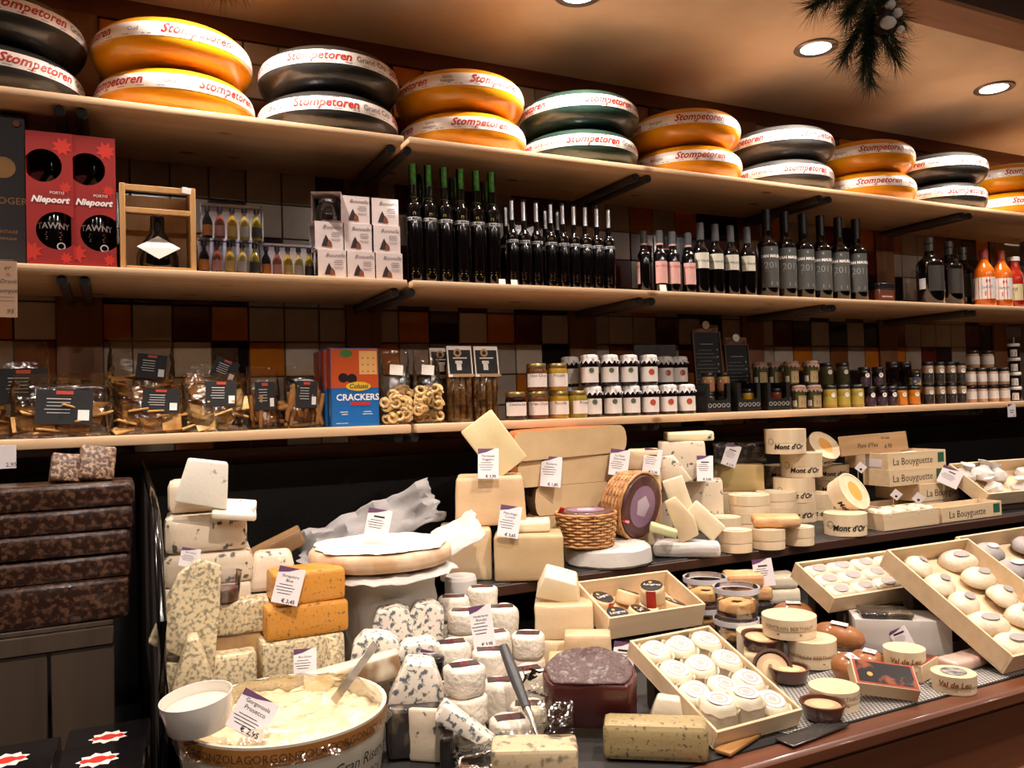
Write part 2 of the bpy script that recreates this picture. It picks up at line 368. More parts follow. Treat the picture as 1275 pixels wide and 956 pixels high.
for i in range(0, 190):
    for s in (1, -1):
        xa = .98+i*P_; strip(bm, (xa, .994, 0), (xa+s*.2*.62, 1.194, 0), .0026, .0012)
o = ob('deck_mesh', mesh_of(bm, 'deck_mesh'), M('mesh_white', 'c9c4bc', .5), CNT); o['kind'] = 'stuff'
board('ledge', .09, 4.2, .945, .992, .93, .957, brownw, CNT, .006); board('front_panel', .09, 4.2, .96, .985, .1, .93, brownw, CNT, .002); board('panel_rail', .09, 4.2, .952, .96, .80, .812, brownw, CNT, .002)
board('plinth', .09, 4.2, 1.0, 2.33, 0, .1, black, CNT)
# end panel between the nougat counter and the cheese
v = [(2.33, 1.375), (1.75, 1.345), (1.62, 1.318), (1.53, 1.26), (1.46, 1.16), (1.455, 1.05), (1.49, .9), (1.49, 0), (2.33, 0)]
me = pyd('panel', [(0, y, z) for y, z in v]+[(.012, y, z) for y, z in v], [tuple(range(9)), tuple(range(17, 8, -1))]+[(i, (i+1) % 9, 9+(i+1) % 9, 9+i) for i in range(9)], None, True)
dv = thing('counter_divider', 'dark upright end panel with glossy black edge between nougat and cheese', 'panel', (.062, 0, 0))
ob('panel', me, M('divider_grey', '4c4442', .35, coat=.3), dv)
ob('edge_profile', tube([(.006, y-.004, z+.004) for y, z in v[:8]], .008, 8, 'edge_profile'), M('gloss_black', '0a0909', .15, coat=.6), dv)
# ================================================================ top shelf: cheese wheels
WR, WH = .188, .118
def wprof(z):
    t = min(1, abs((z-WH/2)/(WH/2))); return WR-.08*(1-(1-t**2.3)**(1/2))
wp = [(0, 0)]+[(wprof(WH*k/24), WH*k/24) for k in range(25)]+[(0, WH)]
WHEEL = lathe(wp, 56, 'body', 60)
BAND = lathe([(wprof(.050+.036*k/6)+.0006, .050+.036*k/6) for k in range(7)], 72, 'band', 180, closed=False)
bandm = M('band_paper', 'efe4dc', .35, coat=.25); redink = M('ink_red', 'b02418', .5); blackink = M('ink_black', '1a1614', .5); greyink = M('ink_grey', '6a5a60', .5)
navy = M('ink_navy', '26264a', .5)
WM = {'y': M('wax_yellow', 'e29a14', .28, 'd88c10', 6, coat=.5, bump=.05, bscale=120), 'k': M('wax_black', '23221f', .33, '2c2b28', 8, coat=.4, bump=.15, bscale=90),
      'v': M('wax_green_black', '1c3029', .33, '24382f', 8, coat=.4, bump=.15, bscale=90), 's': M('wax_grey', '33322f', .36, '403f3c', 8, coat=.4, bump=.15, bscale=90)}
LET = {}
def wlet(word):
    if word in LET: return LET[word]
    rr = lambda z: wprof(z)+.0013
    red = []; blk = []; rule = []
    for i in range(4):
        a = -.18+i*.2925
        red.append(('Stompetoren', .0315, a, .0595, .35, .0007)); rule.append(('#.02,.0016', 0, a+.03, .0835))
        if word == 'Grand Cru': blk.append((word, .0215, a+.146, .0615))
        elif ' ' in word:
            u, v_ = word.split(' '); blk += [(u, .013, a+.146, .070), (v_, .013, a+.146, .059)]
        else: blk.append((word, .015, a+.146, .062))
        for j in range(6): rule.append(('#.047,.0012', 0, a-.09+j*.048, .0535))
    k = len(blk)//4
    LET[word] = ([lettering([q], bent(rr)) for q in red], [lettering(blk[k*i:k*i+k], bent(rr)) for i in range(4)], lettering(rule, bent(rr))); return LET[word]
WX = [-.232, .157, .545, .937, 1.336, 1.752, 2.178, 2.602, 3.022, 3.445]
KI = 'kykyvysyky'; WORD = ['Grand Cru', 'Oud', 'Grand Cru', 'Extra belegen', 'Grand Cru', 'Belegen', 'Grand Cru', 'Belegen', 'Grand Cru', 'Jong']
WHERE = ['above the charcoal gift box', 'above the red port boxes', 'above the chocolate cubes', 'marked Extra belegen', 'above the slim oil bottles', 'above the white-labelled bottles', 'above the 201 labelled bottles', 'next beyond the grey black stack', 'above the black flask bottles', 'at the far end of the top shelf']
for i, x in enumerate(WX):
    colr = {'k': 'black', 'y': 'yellow', 'v': 'dark green', 's': 'grey black'}[KI[i]]
    for j in (0, 1):
        P = Vector((x+(.003 if j else -.002)*(-1)**i, 2.203-.004*j, SZ[1]+WH*j))
        t = thing('gouda_cheese', '%s waxed gouda cheese, %s of the stack %s' % (colr, 'upper' if j else 'lower', WHERE[i]), 'cheese', P, facing(P)+rnd.uniform(-.35, .35)+(.9 if i==2 else 0))
        ob('body', WHEEL, WM[KI[i]], t); b = ob('band', BAND, bandm, t)
        l = wlet(WORD[i])
        for q in l[0]: ob('lettering', q, redink, b)
        for q in l[1]: ob('lettering', q, blackink if WORD[i] == 'Grand Cru' else greyink, b)
        q = ob('band_rules', l[2], blackink if KI[i] != 'y' else navy, b); q['kind'] = 'stuff'
# ================================================================ middle shelf
Z2 = SZ[2]; Z3 = SZ[3]
def sx(px, py, Y): return on_y(px, py, Y).x
def text_part(parent, lines, mat, loc=(0, 0, 0), fn=None, rot=(0, 0, 0)): return ob('lettering', lettering(lines, fn), mat, parent, loc, rot)
# charcoal gift box
gold = M('ink_gold', 'a07c4a', .4, metal=.4); white = M('ink_white', 'ece6e0', .5)
x = sx(33, 250, 2.10); t = thing('gift_box', 'tall charcoal champagne gift box with gold lettering', 'box', (x-.055, 2.15, Z2))
ob('carton', rbox(.11, .11, .345, .002, 1), M('charcoal_card', '2a2b30', .45, coat=.15), t)
for q in (('POL ROGER', .0215, .0, .145), ('VINTAGE', .010, .018, .08), ('CHAMPAGNE', .008, .012, .065), ('#.06,.0012', 0, 0, .02)): text_part(t, [q], gold, (0, -.0556, 0))
ob('crest', lathe([(.014, 0), (.024, .001), (.024, .002), (.012, .003), (0, .003)], 14, 'crest'), gold, t, (.012, -.0555, .225), (math.pi/2, 0, 0))
ob('seal', puck(.008, .004, .002, 12), M('seal_copper', '8a5038', .4), t, (.038, -.0565, .325), (math.pi/2, 0, 0))
# red port boxes
redc = M('port_red_card', '8a130f', .55, '9c1812', 5); redp = M('port_pattern', 'c02814', .55); glassk = M('black_glass', '0a0708', .08, coat=.5, spec=.6)
def port_front():
    """carton front with two round windows cut at its edges"""
    bm = bmesh.new(); w, h = .089, .292
    def circ(cx, cz, r, n=28): return [(cx+r*math.cos(2*math.pi*k/n), cz+r*math.sin(2*math.pi*k/n)) for k in range(n)]
    nx, nz = 40, 110; V = {}
    holes = ((-.012, .218, .036), (.014, .077, .041))
    for i in range(nx+1):
        for k in range(nz+1): V[i, k] = bm.verts.new((-w/2+w*i/nx, 0, h*k/nz))
    for i in range(nx):
        for k in range(nz):
            cx, cz = -w/2+w*(i+.5)/nx, h*(k+.5)/nz
            if any(math.hypot(cx-a, cz-b) < r for a, b, r in holes): continue
            bm.faces.new((V[i, k], V[i+1, k], V[i+1, k+1], V[i, k+1]))
    for v in list(bm.verts):
        if not v.link_faces: bm.verts.remove(v); continue
        for a, b, r in holes:
            q = math.hypot(v.co.x-a, v.co.z-b)
            if abs(q-r) < .0024 and abs(v.co.x) < w/2-1e-5: v.co.x = a+(v.co.x-a)*r/q; v.co.z = b+(v.co.z-b)*r/q
    return mesh_of(bm, 'carton_front')
pf = port_front()
pb = lathe([(0, 0), (.036, 0), (.037, .004), (.037, .165), (.033, .185), (.018, .21), (.0145, .225), (.0145, .275), (0, .275)], 24, 'bottle')
shell = []
for a, b_ in (((-.0445, 0), (-.0445, .098)), ((-.0445, .098), (.0445, .098)), ((.0445, .098), (.0445, 0))): shell.append((a, b_))
v = []; f = []
for a, b_ in shell: n = len(v); v += [(*a, 0), (*b_, 0), (*b_, .292), (*a, .292)]; f.append((n, n+3, n+2, n+1))
n = len(v); v += [(-.0445, 0, .292), (.0445, 0, .292), (.0445, .098, .292), (-.0445, .098, .292), (-.0445, 0, 0), (.0445, 0, 0), (.0445, .098, 0), (-.0445, .098, 0)]; f += [(n, n+1, n+2, n+3), (n+7, n+6, n+5, n+4)]
pshell = pyd('carton_shell', v, f)
flower = []
for cx, cz, r in ((.025, .262, .022), (-.035, .03, .022), (.03, .018, .014), (.03, .172, .015)):
    for k in range(16):
        a = 2*math.pi*k/16; rr = r*(1 if k % 2 else .55); flower.append((cx+rr*math.cos(a), cz+rr*math.sin(a)))
fl = [pyd('flower', [(max(-.044, min(.044, a)), 0, max(.001, b)) for a, b in flower[16*k:16*k+16]], [tuple(range(16))]) for k in range(4)]
for k, px in enumerate((62, 116.5)):
    x = sx(px, 250, 2.02); t = thing('port_box', 'red port wine carton with two round windows, %s' % ('beside the charcoal gift box' if k == 0 else 'beside the wooden bottle crate'), 'box', (x, 2.02, Z2), -.02)
    c = ob('carton_front', pf, redc, t); ob('carton_shell', pshell, redc, t); [ob('flower', q, redp, t, (0, -.0004, 0)) for q in fl]
    text_part(c, [('Niepoort', .0188, 0, .138, .3, .0008), ('PORTO', .0085, .014, .157)], white, (0, -.0008, 0))
    b = ob('bottle', pb, glassk, t, (.003, .049, .001)); text_part(b, [('TAWNY', .019, 0, .083, 0, .0004), ('#.03,.0012', 0, 0, .074), ('#.034,.0012', 0, 0, .069), ('#.028,.0012', 0, 0, .064), ('#.03,.0012', 0, 0, .059)], white, fn=bent(.0376, 4))
    ob('seal', lathe([(.006, 0), (.0085, .0), (.0085, .0006), (.006, .0006)], 16, 'seal', closed=False), white, t, (.02, -.001+.012, .045), (math.pi/2, 0, 0))
# wooden crate with a squat bottle
crw = M('crate_pine', 'c79a62', .5, 'b5864e', 4, (8, 8, .8), .3, .7)
xa, xb = sx(149, 280, 2.02), sx(244, 280, 2.02); w = xb-xa
t = thing('bottle_crate', 'pale wooden open crate holding a dark squat bottle', 'crate', ((xa+xb)/2, 2.02, Z2), .0)
h = .195
for n_, a, b_, c, d, e, f_ in (('side', -w/2, -w/2+.012, 0, .12, 0, h), ('side', w/2-.012, w/2, 0, .12, 0, h), ('base', -w/2+.012, w/2-.012, 0, .12, 0, .008), ('rail', -w/2+.012, w/2-.012, 0, .008, h-.016, h-.002), ('rail', -w/2+.012, w/2-.012, 0, .008, h-.066, h-.054), ('back', -w/2+.012, w/2-.012, .112, .12, .008, h)):
    board(n_, a, b_, c, d, e, f_, crw, t, .001)
one('price_sticker', 'small white price sticker on the wooden bottle crate', 'sticker', rbox(.02, .0012, .014, .0003, 1), M('sticker_white', 'f0ece6', .5), ((xa+xb)/2+w/2-.02, 2.0185, Z2+h-.014), (0, .1, 0))
t = thing('squat_bottle', 'dark squat bottle with white diamond label inside the wooden crate', 'bottle', ((xa+xb)/2, 2.075, Z2+.0085))
ob('glass_body', lathe([(0, 0), (.042, 0), (.046, .01), (.046, .03), (.038, .055), (.018, .085), (.0155, .10), (.0155, .125), (0, .125)], 24, 'glass_body'), glassk, t)
ob('stopper', puck(.013, .02, .003, 14), M('cork', '8a6a48', .8), t, (0, 0, .125))
ob('neck_card', pyd('neck_card', [(-.046, -.049, .045), (0, -.052, .018), (.046, -.049, .045), (0, -.03, .075)], [(0, 1, 2, 3)]), M('card_white', 'f2ece4', .5), t)
# clear boxes of miniature bottles
clear = film('clear_plastic', 'f4f4ff', .05, 0, base=.03)
mb = lathe([(0, 0), (.0072, 0), (.0076, .002), (.0076, .024), (.0062, .029), (.003, .034), (.0028, .041), (0, .041)], 14, 'bottle'); mc = lathe([(0, .039), (.0042, .039), (.0042, .046), (0, .046)], 10, 'cap')
mlab = patch(.0079, .004, .019, -80, 80, 8)
for q in (mb, mc, mlab): q.transform(Matrix.Diagonal((1.5, 1.5, 1.68, 1)))
LIQ = [M('liq_black', '14100e', .1, coat=.4), M('liq_rose', '8a4a34', .12, coat=.4), M('liq_gold', 'b08a30', .12, coat=.4), M('liq_pale', 'b09850', .12, coat=.4), M('liq_olive', '9a8428', .12, coat=.4)]
LAB = [M('lab_orange', 'd08428', .5), M('lab_rose', 'd0988a', .5), M('lab_gold', 'd8b860', .5), M('lab_grey', 'c8bca8', .5), M('lab_dark', '3a3828', .5)]
capk = M('cap_black', '161416', .3)
def minis(px0, px1, py, Y, z, label):
    xa, xb = sx(px0, py, Y), sx(px1, py, Y); w = xb-xa
    t = thing('miniature_set', label, 'box', ((xa+xb)/2, Y, z), -.03)
    ob('plastic_box', rbox(w, .04, .084, .001, 1), clear, t, (0, .02, 0)); ob('backing_card', rbox(w-.004, .0015, .08, 0), M('card_white', 'f2ece4', .5), t, (0, .0375, .002))
    for k in range(5):
        b = ob('bottle', mb, LIQ[k], t, (-w/2+w*(k+.5)/5, .017, .0015)); ob('cap', mc, capk, b); ob('label', mlab, LAB[k], b)
    return t
minis(247, 326, 330, 2.03, Z2, 'clear box of five miniature bottles under the other box')
minis(251, 328, 285, 2.035, Z2+.0845, 'clear box of five miniature bottles stacked on top of another box')
minis(326, 393, 330, 2.05, Z2, 'clear box of five miniature bottles beside the chocolate cubes')
# chocolate cubes
ccard = M('choc_card', 'd8c8c4', .45, coat=.2); cdark = M('choc_dark', '2a1610', .4); cbrown = M('choc_brown', '7a4028', .5); jarg = M('jar_dark_glass', '1c1412', .1, coat=.6); silv = M('lid_silver', 'a8a49e', .25, metal=.9)
jarme = lathe([(0, .004), (.026, .004), (.028, .01), (.028, .045), (.022, .052), (0, .052)], 20, 'jar'); jlid = puck(.023, .011, .002, 20)
tri = pyd('picture', [(-.02, 0, .008), (.004, 0, .008), (.001, 0, .02), (-.008, 0, .038), (-.014, 0, .026)], [(0, 1, 2, 3, 4)]); tri2 = pyd('picture', [(-.006, 0, .007), (.007, 0, .007), (.006, 0, .018), (0, 0, .026), (-.005, 0, .018)], [(0, 1, 2, 3, 4)])
sleeve_cache = {}
def choc(px, z, Y, label, turned=False):
    s = .071 if not turned else .074; x = sx(px, 300, Y); t = thing('chocolate_cube', label, 'box', (x, Y, z), -.02 if not turned else -.35, 'white cubes of chocolate jars')
    # card sleeve: front, top, back, bottom - the sides are open and show the jar
    v = [(-s/2, 0, 0), (s/2, 0, 0), (s/2, 0, s), (-s/2, 0, s), (-s/2, s, 0), (s/2, s, 0), (s/2, s, s), (-s/2, s, s)]
    faces = [(0, 1, 2, 3), (3, 2, 6, 7), (4, 7, 6, 5), (0, 4, 5, 1)]
    if turned: faces = [(3, 2, 6, 7), (0, 4, 5, 1), (0, 3, 7, 4), (1, 5, 6, 2)]
    o = ob('card_sleeve', pyd('card_sleeve', v, faces), ccard, t)
    j = ob('jar', jarme, jarg, t, (0, s/2, 0)); ob('lid', jlid, silv, j, (0, 0, .051))
    if not turned:
        text_part(o, [('Bonnelle', .014, .008, s-.018, .35), ('#.02,.0014', 0, .016, .044), ('#.024,.0014', 0, .016, .039), ('#.02,.0014', 0, .016, .034), ('#.024,.001', 0, .016, .027), ('#.02,.001', 0, .016, .023)], greyink, (0, -.0005, 0))
        p = ob('picture', tri, cdark, o, (0, -.0006, 0)); 
        ob('picture', tri2, cbrown, o, (0, -.0009, 0))
for r_ in range(3):
    for c_, px in enumerate((413, 449, 484)):
        if r_ == 2 and c_ == 0: choc(407, Z2+.144, 2.03, 'white chocolate cube turned to show the dark jar through its open side', True)
        else: choc(px-(0, 3, 5)[r_]*(1 if c_ < 2 else .7), Z2+.0715*r_, 2.025+.004*r_, 'white card cube of chocolates, %s, in the %s column' % (('bottom', 'middle', 'top')[r_], ('miniature bottle side', 'centre', 'tall oil bottle side')[c_]))
# ------------------------------------------------- bottles
def bottle(name, cat, label, group, r, h, hs, hn, rn, body, cap=None, caph=.05, capr=None, loc=(0, 0, 0), rot=0):
    t = thing(name, label, cat, loc, rot, group)
    p = [(0, 0), (r*.9, 0), (r, .004), (r, hs)]
    for k in range(1, 6): a = k/6; s = .5-.5*math.cos(math.pi*a); p.append((r+(rn-r)*s, hs+(hn-hs)*a))
    p += [(rn, hn), (rn, h), (0, h)]
    ob('glass_body', lathe(p, 24, 'glass_body', 50), body, t)
    if cap: ob('capsule', lathe([(0, h-caph), ((capr or rn)+.0006, h-caph), ((capr or rn)+.0006, h+.001), ((capr or rn)*.85, h+.003), (0, h+.003)], 18, 'capsule'), cap, t)
    return t
def lab(t, r, z0, z1, a, mat, lines=(), ink=None, name='label', off=0):
    o = ob(name, patch(r+.0005, z0, z1, -a+off, a+off, 12), mat, t)
    if lines: ob('lettering', lettering(lines, bent(r+.0009, off)), ink, o)
    return o
greenl = M('neck_green', '4a9a28', .4, '2f7018', 60); yel = M('ink_yellow', 'b8a838', .5); greycap = M('cap_grey', '55565a', .4)
silverp = M('paper_silver', 'c8c8cc', .35); pinkl = M('label_pink', 'd8a8a0', .5); creaml = M('label_cream', 'd8d4c4', .5); greyl = M('label_grey', '4c4d49', .5); shiny = M('foil_white', 'd8d8de', .2, metal=.3)
# tall oil bottles
TALLX = (516, 535, 555, 575, 595, 614); Yb = 2.055
t = bottle('oil_bottle', 'bottle', 'x', 'tall green-necked oil bottles', .0205, .318, .205, .226, .0115, glassk)
lab(t, .0115, .262, .318, 38, greenl, name='neck_label'); o = ob('neck_cord', tube([(.013*math.cos(a*.5236), .013*math.sin(a*.5236), .228+.002*math.sin(a)) for a in range(13)], .0007, 5), greenl, t)
lab(t, .0205, .165, .174, 75, silverp, [('SAN MAURO', .0095, 0, .1662, 0, .0003)], blackink)
text_part(t, [('#.006,.001', 0, 0, .186), ('#.001,.006', 0, -.003, .18), ('#.001,.006', 0, .003, .18), ('#.02,.001', 0, 0, .16), ('#.016,.001', 0, 0, .036), ('#.014,.002', 0, 0, .028), ('#.02,.0018', 0, 0, .022)], yel, fn=bent(.0211))
src = t
POSN = ('beside the chocolate cubes', 'second from the chocolate cubes', 'third from the chocolate cubes', 'third from the slim bottles', 'second from the slim bottles', 'beside the slim bottles')
for k, px in enumerate(TALLX):
    P = Vector((sx(px, 300, Yb), Yb, Z2)); l = 'tall black oil bottle with green neck label, %s' % POSN[k]
    if k == 0: src.location = P; src.rotation_euler = (0, 0, facing(P)+.1); src['label'] = l
    else: dup(src, P, facing(P)+rnd.uniform(-.05, .25), l)
for px, Y in ((526, 2.14), (565, 2.14), (604, 2.15)): P = Vector((sx(px, 300, Y), Y, Z2)); dup(src, P, facing(P)+1.2, 'tall black oil bottle in the row behind the green-necked bottles', 'oil bottles in the back row')
# slim bottles
t = bottle('slim_bottle', 'bottle', 'x', 'slim black bottles with white neck strips', .0178, .248, .148, .168, .0078, glassk)
lab(t, .0078, .19, .244, 40, shiny, name='neck_strip'); ob('stopper', puck(.0086, .008, .003, 14), glassk, t, (0, 0, .243))
lab(t, .0178, .125, .133, 75, silverp, [('SAN MAURO', .0085, 0, .1262, 0, .0003)], blackink)
text_part(t, [('#.005,.001', 0, 0, .144), ('#.001,.005', 0, -.0025, .139), ('#.001,.005', 0, .0025, .139), ('#.014,.001', 0, 0, .04), ('#.012,.001', 0, 0, .034), ('#.014,.001', 0, 0, .028), ('#.012,.001', 0, 0, .022)], gold, fn=bent(.0184))
src = t; SLX = (638, 653, 668.5, 686, 701.5, 715, 729, 743.5, 758)
for k, px in enumerate(SLX):
    P = Vector((sx(px, 300, Yb), Yb, Z2)); l = 'slim black bottle with white neck strip, number %s from the tall oil bottles' % ('one', 'two', 'three', 'four', 'five', 'six', 'seven', 'eight', 'nine')[k]
    if k == 0: src.location = P; src.rotation_euler = (0, 0, facing(P)); src['label'] = l
    else: dup(src, P, facing(P)+rnd.uniform(-.25, .25), l)
for px in (630, 679, 694): P = Vector((sx(px, 300, 2.13), 2.13, Z2)); dup(src, P, facing(P)+.3, 'slim black bottle in the row behind the slim bottles', 'slim bottles in the back row')
for px in (625.5, 640.5): one('price_sticker', 'white price sticker at the foot of the %s bottle' % ('last tall green-necked' if px < 630 else 'first slim'), 'sticker', rbox(.02, .001, .016, .0003, 1), M('sticker_white', 'f0ece6', .5), (sx(px, 350, 2.02), 2.02, Z2+.0005), (-.15, 0, 0))
# pink label bottles
t = bottle('small_wine_bottle', 'bottle', 'x', 'small pink-labelled bottles', .0215, .192, .118, .142, .0105, glassk, greycap, .035)
lab(t, .0105, .15, .156, 175, pinkl, name='neck_ring'); lab(t, .0215, .03, .098, 60, pinkl, [('SAN MAURO', .009, 0, .08), ('#.02,.0012', 0, 0, .06), ('#.024,.0016', 0, 0, .05), ('#.018,.0012', 0, 0, .042)], redink)
src = t
for k, (px, a) in enumerate(((807, -1.7), (822, .35), (838, .3), (857.5, .25))):
    P = Vector((sx(px, 330, Yb), Yb+(.02 if k == 0 else 0), Z2)); l = 'small dark wine bottle, %s' % ('its pink label turned away', 'pink label, above a price sticker', 'pink label, between two pink-labelled bottles', 'pink label, beside the white-labelled bottles')[k]
    if k == 0: src.location = P; src.rotation_euler = (0, 0, facing(P)+a); src['label'] = l
    else: dup(src, P, facing(P)+a, l)
P = Vector((sx(829, 330, 2.12), 2.12, Z2)); dup(src, P, facing(P), 'small dark wine bottle in the row behind the pink-labelled bottles', 'small bottles in the back row')
one('price_sticker', 'white price sticker at the foot of a pink-labelled bottle', 'sticker', rbox(.024, .001, .022, .0003, 1), M('sticker_white', 'f0ece6', .5), (sx(826, 357, 2.02), 2.02, Z2+.0005), (-.15, 0, 0))
# white label bottles
t = bottle('wine_bottle', 'bottle', 'x', 'white-labelled wine bottles', .026, .228, .135, .172, .0115, glassk, greycap, .052)
lab(t, .0115, .19, .2, 178, M('cap_band', '7c7d80', .4), name='cap_band'); lab(t, .026, .083, .132, 55, creaml, [('SAN MAURO', .0105, 0, .103), ('#.03,.001', 0, 0, .117), ('#.028,.001', 0, 0, .096), ('#.026,.001', 0, 0, .09)], blackink)
src = t
for k, px in enumerate((873, 891.5, 910.5, 931)):
    P = Vector((sx(px, 330, Yb), Yb, Z2)); l = 'dark wine bottle with cream label and grey capsule, %s' % ('beside the pink-labelled bottles', 'second from the pink-labelled bottles', 'second from the 201 bottles', 'beside the grey 201 labels')[k]
    if k == 0: src.location = P; src.rotation_euler = (0, 0, facing(P)+.25); src['label'] = l
    else: dup(src, P, facing(P)+.25+rnd.uniform(-.1, .1), l)
# 2011 bottles
t = bottle('red_wine_bottle', 'bottle', 'x', 'wine bottles with grey 201 labels', .035, .298, .178, .215, .0145, glassk, M('capsule_black', '171416', .35), .07)
lab(t, .035, .035, .172, 58, greyl, [('SAN MAURO', .0135, .003, .135, 0, .0006)], white); 
k_ = ob('lettering', lettering([('2011', .032, .006, .098)], bent(.0361)), M('ink_pale_grey', '8a8c86', .5), t); ob('lettering', lettering([('#.05,.008', 0, .002, .088)], bent(.0362)), M('ink_ochre', 'a87a38', .5), t); ob('lettering', lettering([('#.024,.012', 0, .008, .042), ('#.006,.008', 0, 0, .158)], bent(.0362)), M('ink_pale_grey', '8a8c86', .5), t)
src = t
for k, px in enumerate((956, 978.5, 1001, 1023, 1045, 1067)):
    P = Vector((sx(px, 330, 2.075), 2.075, Z2)); l = 'large dark wine bottle with grey 201 label, %s' % ('beside the cream-labelled bottles', 'second from the cream-labelled bottles', 'third from the cream-labelled bottles', 'third from the brown tin', 'second from the brown tin', 'beside the brown tin')[k]
    if k == 0: src.location = P; src.rotation_euler = (0, 0, facing(P)+.4); src['label'] = l
    else: dup(src, P, facing(P)+(.4 if k < 3 else .2), l)
# brown tin
P = Vector((sx(1096, 360, 2.08), 2.08, Z2)); t = thing('chocolate_tin', 'small brown box with black lid beside the wine bottles', 'box', P, -.05)
ob('carton', rbox(.075, .06, .05, .002, 1), M('brown_card', '5a2c1c', .45), t); ob('lid', rbox(.077, .062, .022, .002, 1), M('cap_black', '161416', .3), t, (0, 0, .05)); text_part(t, [('SAN MAURO', .009, 0, .02)], white, (0, -.0306, 0))
# flask bottles
t = bottle('flask_bottle', 'bottle', 'x', 'black flask bottles', .048, .255, .155, .195, .017, glassk, M('cap_pewter', '5c5a58', .35, metal=.4), .02)
lab(t, .048, .05, .145, 42, M('label_smoke', '3a3632', .35), off=35); lab(t, .048, .06, .1, 16, silverp, name='side_label', off=-35); lab(t, .017, .205, .23, 60, M('cap_pewter', '5c5a58'), name='neck_label')
src = t
for k, (px, Y) in enumerate(((1158, 2.07), (1182, 2.10), (1199, 2.17))):
    P = Vector((sx(px, 340, Y), Y, Z2)); l = 'broad black flask bottle with smoky label, %s' % ('beside the empty stretch of shelf', 'between two flask bottles', 'half hidden next to the orange juice')[k]
    if k == 0: src.location = P; src.rotation_euler = (0, 0, facing(P)); src['label'] = l
    else: dup(src, P, facing(P), l)
# juice bottles
oj = M('juice_orange', 'c86010', .15, coat=.6); tj = M('juice_red', '9a2412', .15, coat=.6); wl = M('label_white', 'dcd2cc', .5); leaf = M('ink_apricot', 'c86038', .5)
t = bottle('juice_bottle', 'bottle', 'x', 'orange juice bottles', .0385, .225, .135, .19, .0165, oj, M('wrap_red', '8a3028', .5, 'b05040', 60), .05)
l_ = lab(t, .0385, .03, .115, 130, wl, [('GAUTI', .013, .012, .072), ('#.02,.0012', 0, -.045, .09), ('#.02,.0012', 0, -.045, .08), ('#.02,.0012', 0, -.045, .07)], greyink); ob('picture', lettering([('#.022,.018', 0, .012, .042)], bent(.0394)), leaf, l_); ob('picture', lettering([('#.016,.01', 0, .014, .095)], bent(.0394)), redink, l_)
src = t
for k, px in enumerate((1225, 1246)):
    P = Vector((sx(px, 340, 2.06), 2.06, Z2)); l = 'orange juice bottle with red wrapped neck beside the %s' % ('black flasks', 'tomato red bottle')[k]
    if k == 0: src.location = P; src.rotation_euler = (0, 0, facing(P)); src['label'] = l
    else: dup(src, P, facing(P), l)
P = Vector((sx(1262, 340, 2.06), 2.06, Z2)); t = bottle('sauce_bottle', 'bottle', 'red sauce bottle with white lid beside the orange juice', None, .034, .205, .12, .17, .021, tj, M('lid_white', 'dcd8d0', .4), .014, .023, P, facing(P))
lab(t, .034, .03, .095, 60, M('label_straw', 'c8b890', .5), [('Vif', .022, .0, .066)], blackink)
tinm = M('tin_white', 'd0ccc8', .35)
for k, (z, hh) in enumerate(((Z2, .09), (Z2+.0905, .09), (Z2+.181, .10))):
    P = Vector((sx(1286, 340, 2.06), 2.06, z)); t = thing('drink_can', '%s white can in the stack at the shelf end' % ('lowest', 'middle', 'topmost')[k], 'can', P, facing(P))
    ob('can_body', puck(.042, hh, .004, 24), tinm if k < 2 else M('tin_silver', '8c8a88', .3, metal=.8), t); ob('lettering', lettering([('#.05,.012', 0, -.02, .01), ('#.02,.01', 0, -.012, .05)], bent(.0424)), redink, t)
# handwritten card hanging from the middle shelf edge
me = rbox(.052, .001, .118, .0003, 1)
P = on_y(4, 395, 1.988); t = thing('price_card', 'buff handwritten card hanging from the middle shelf edge', 'card', (P.x, P.y, P.z)); ob('card', me, M('card_buff', 'b89478', .6), t)
text_part(t, [('er', .014, .008, .1, .3), ('n.', .014, .010, .086, .3), ('el Drank', .012, .004, .072, .3), ('oompje', .013, .006, .052, .3), ('#.034,.0008', 0, .004, .042), ('#.034,.0008', 0, .004, .034), ('95', .014, .012, .008, .3)], blackink, (0, -.0008, 0))
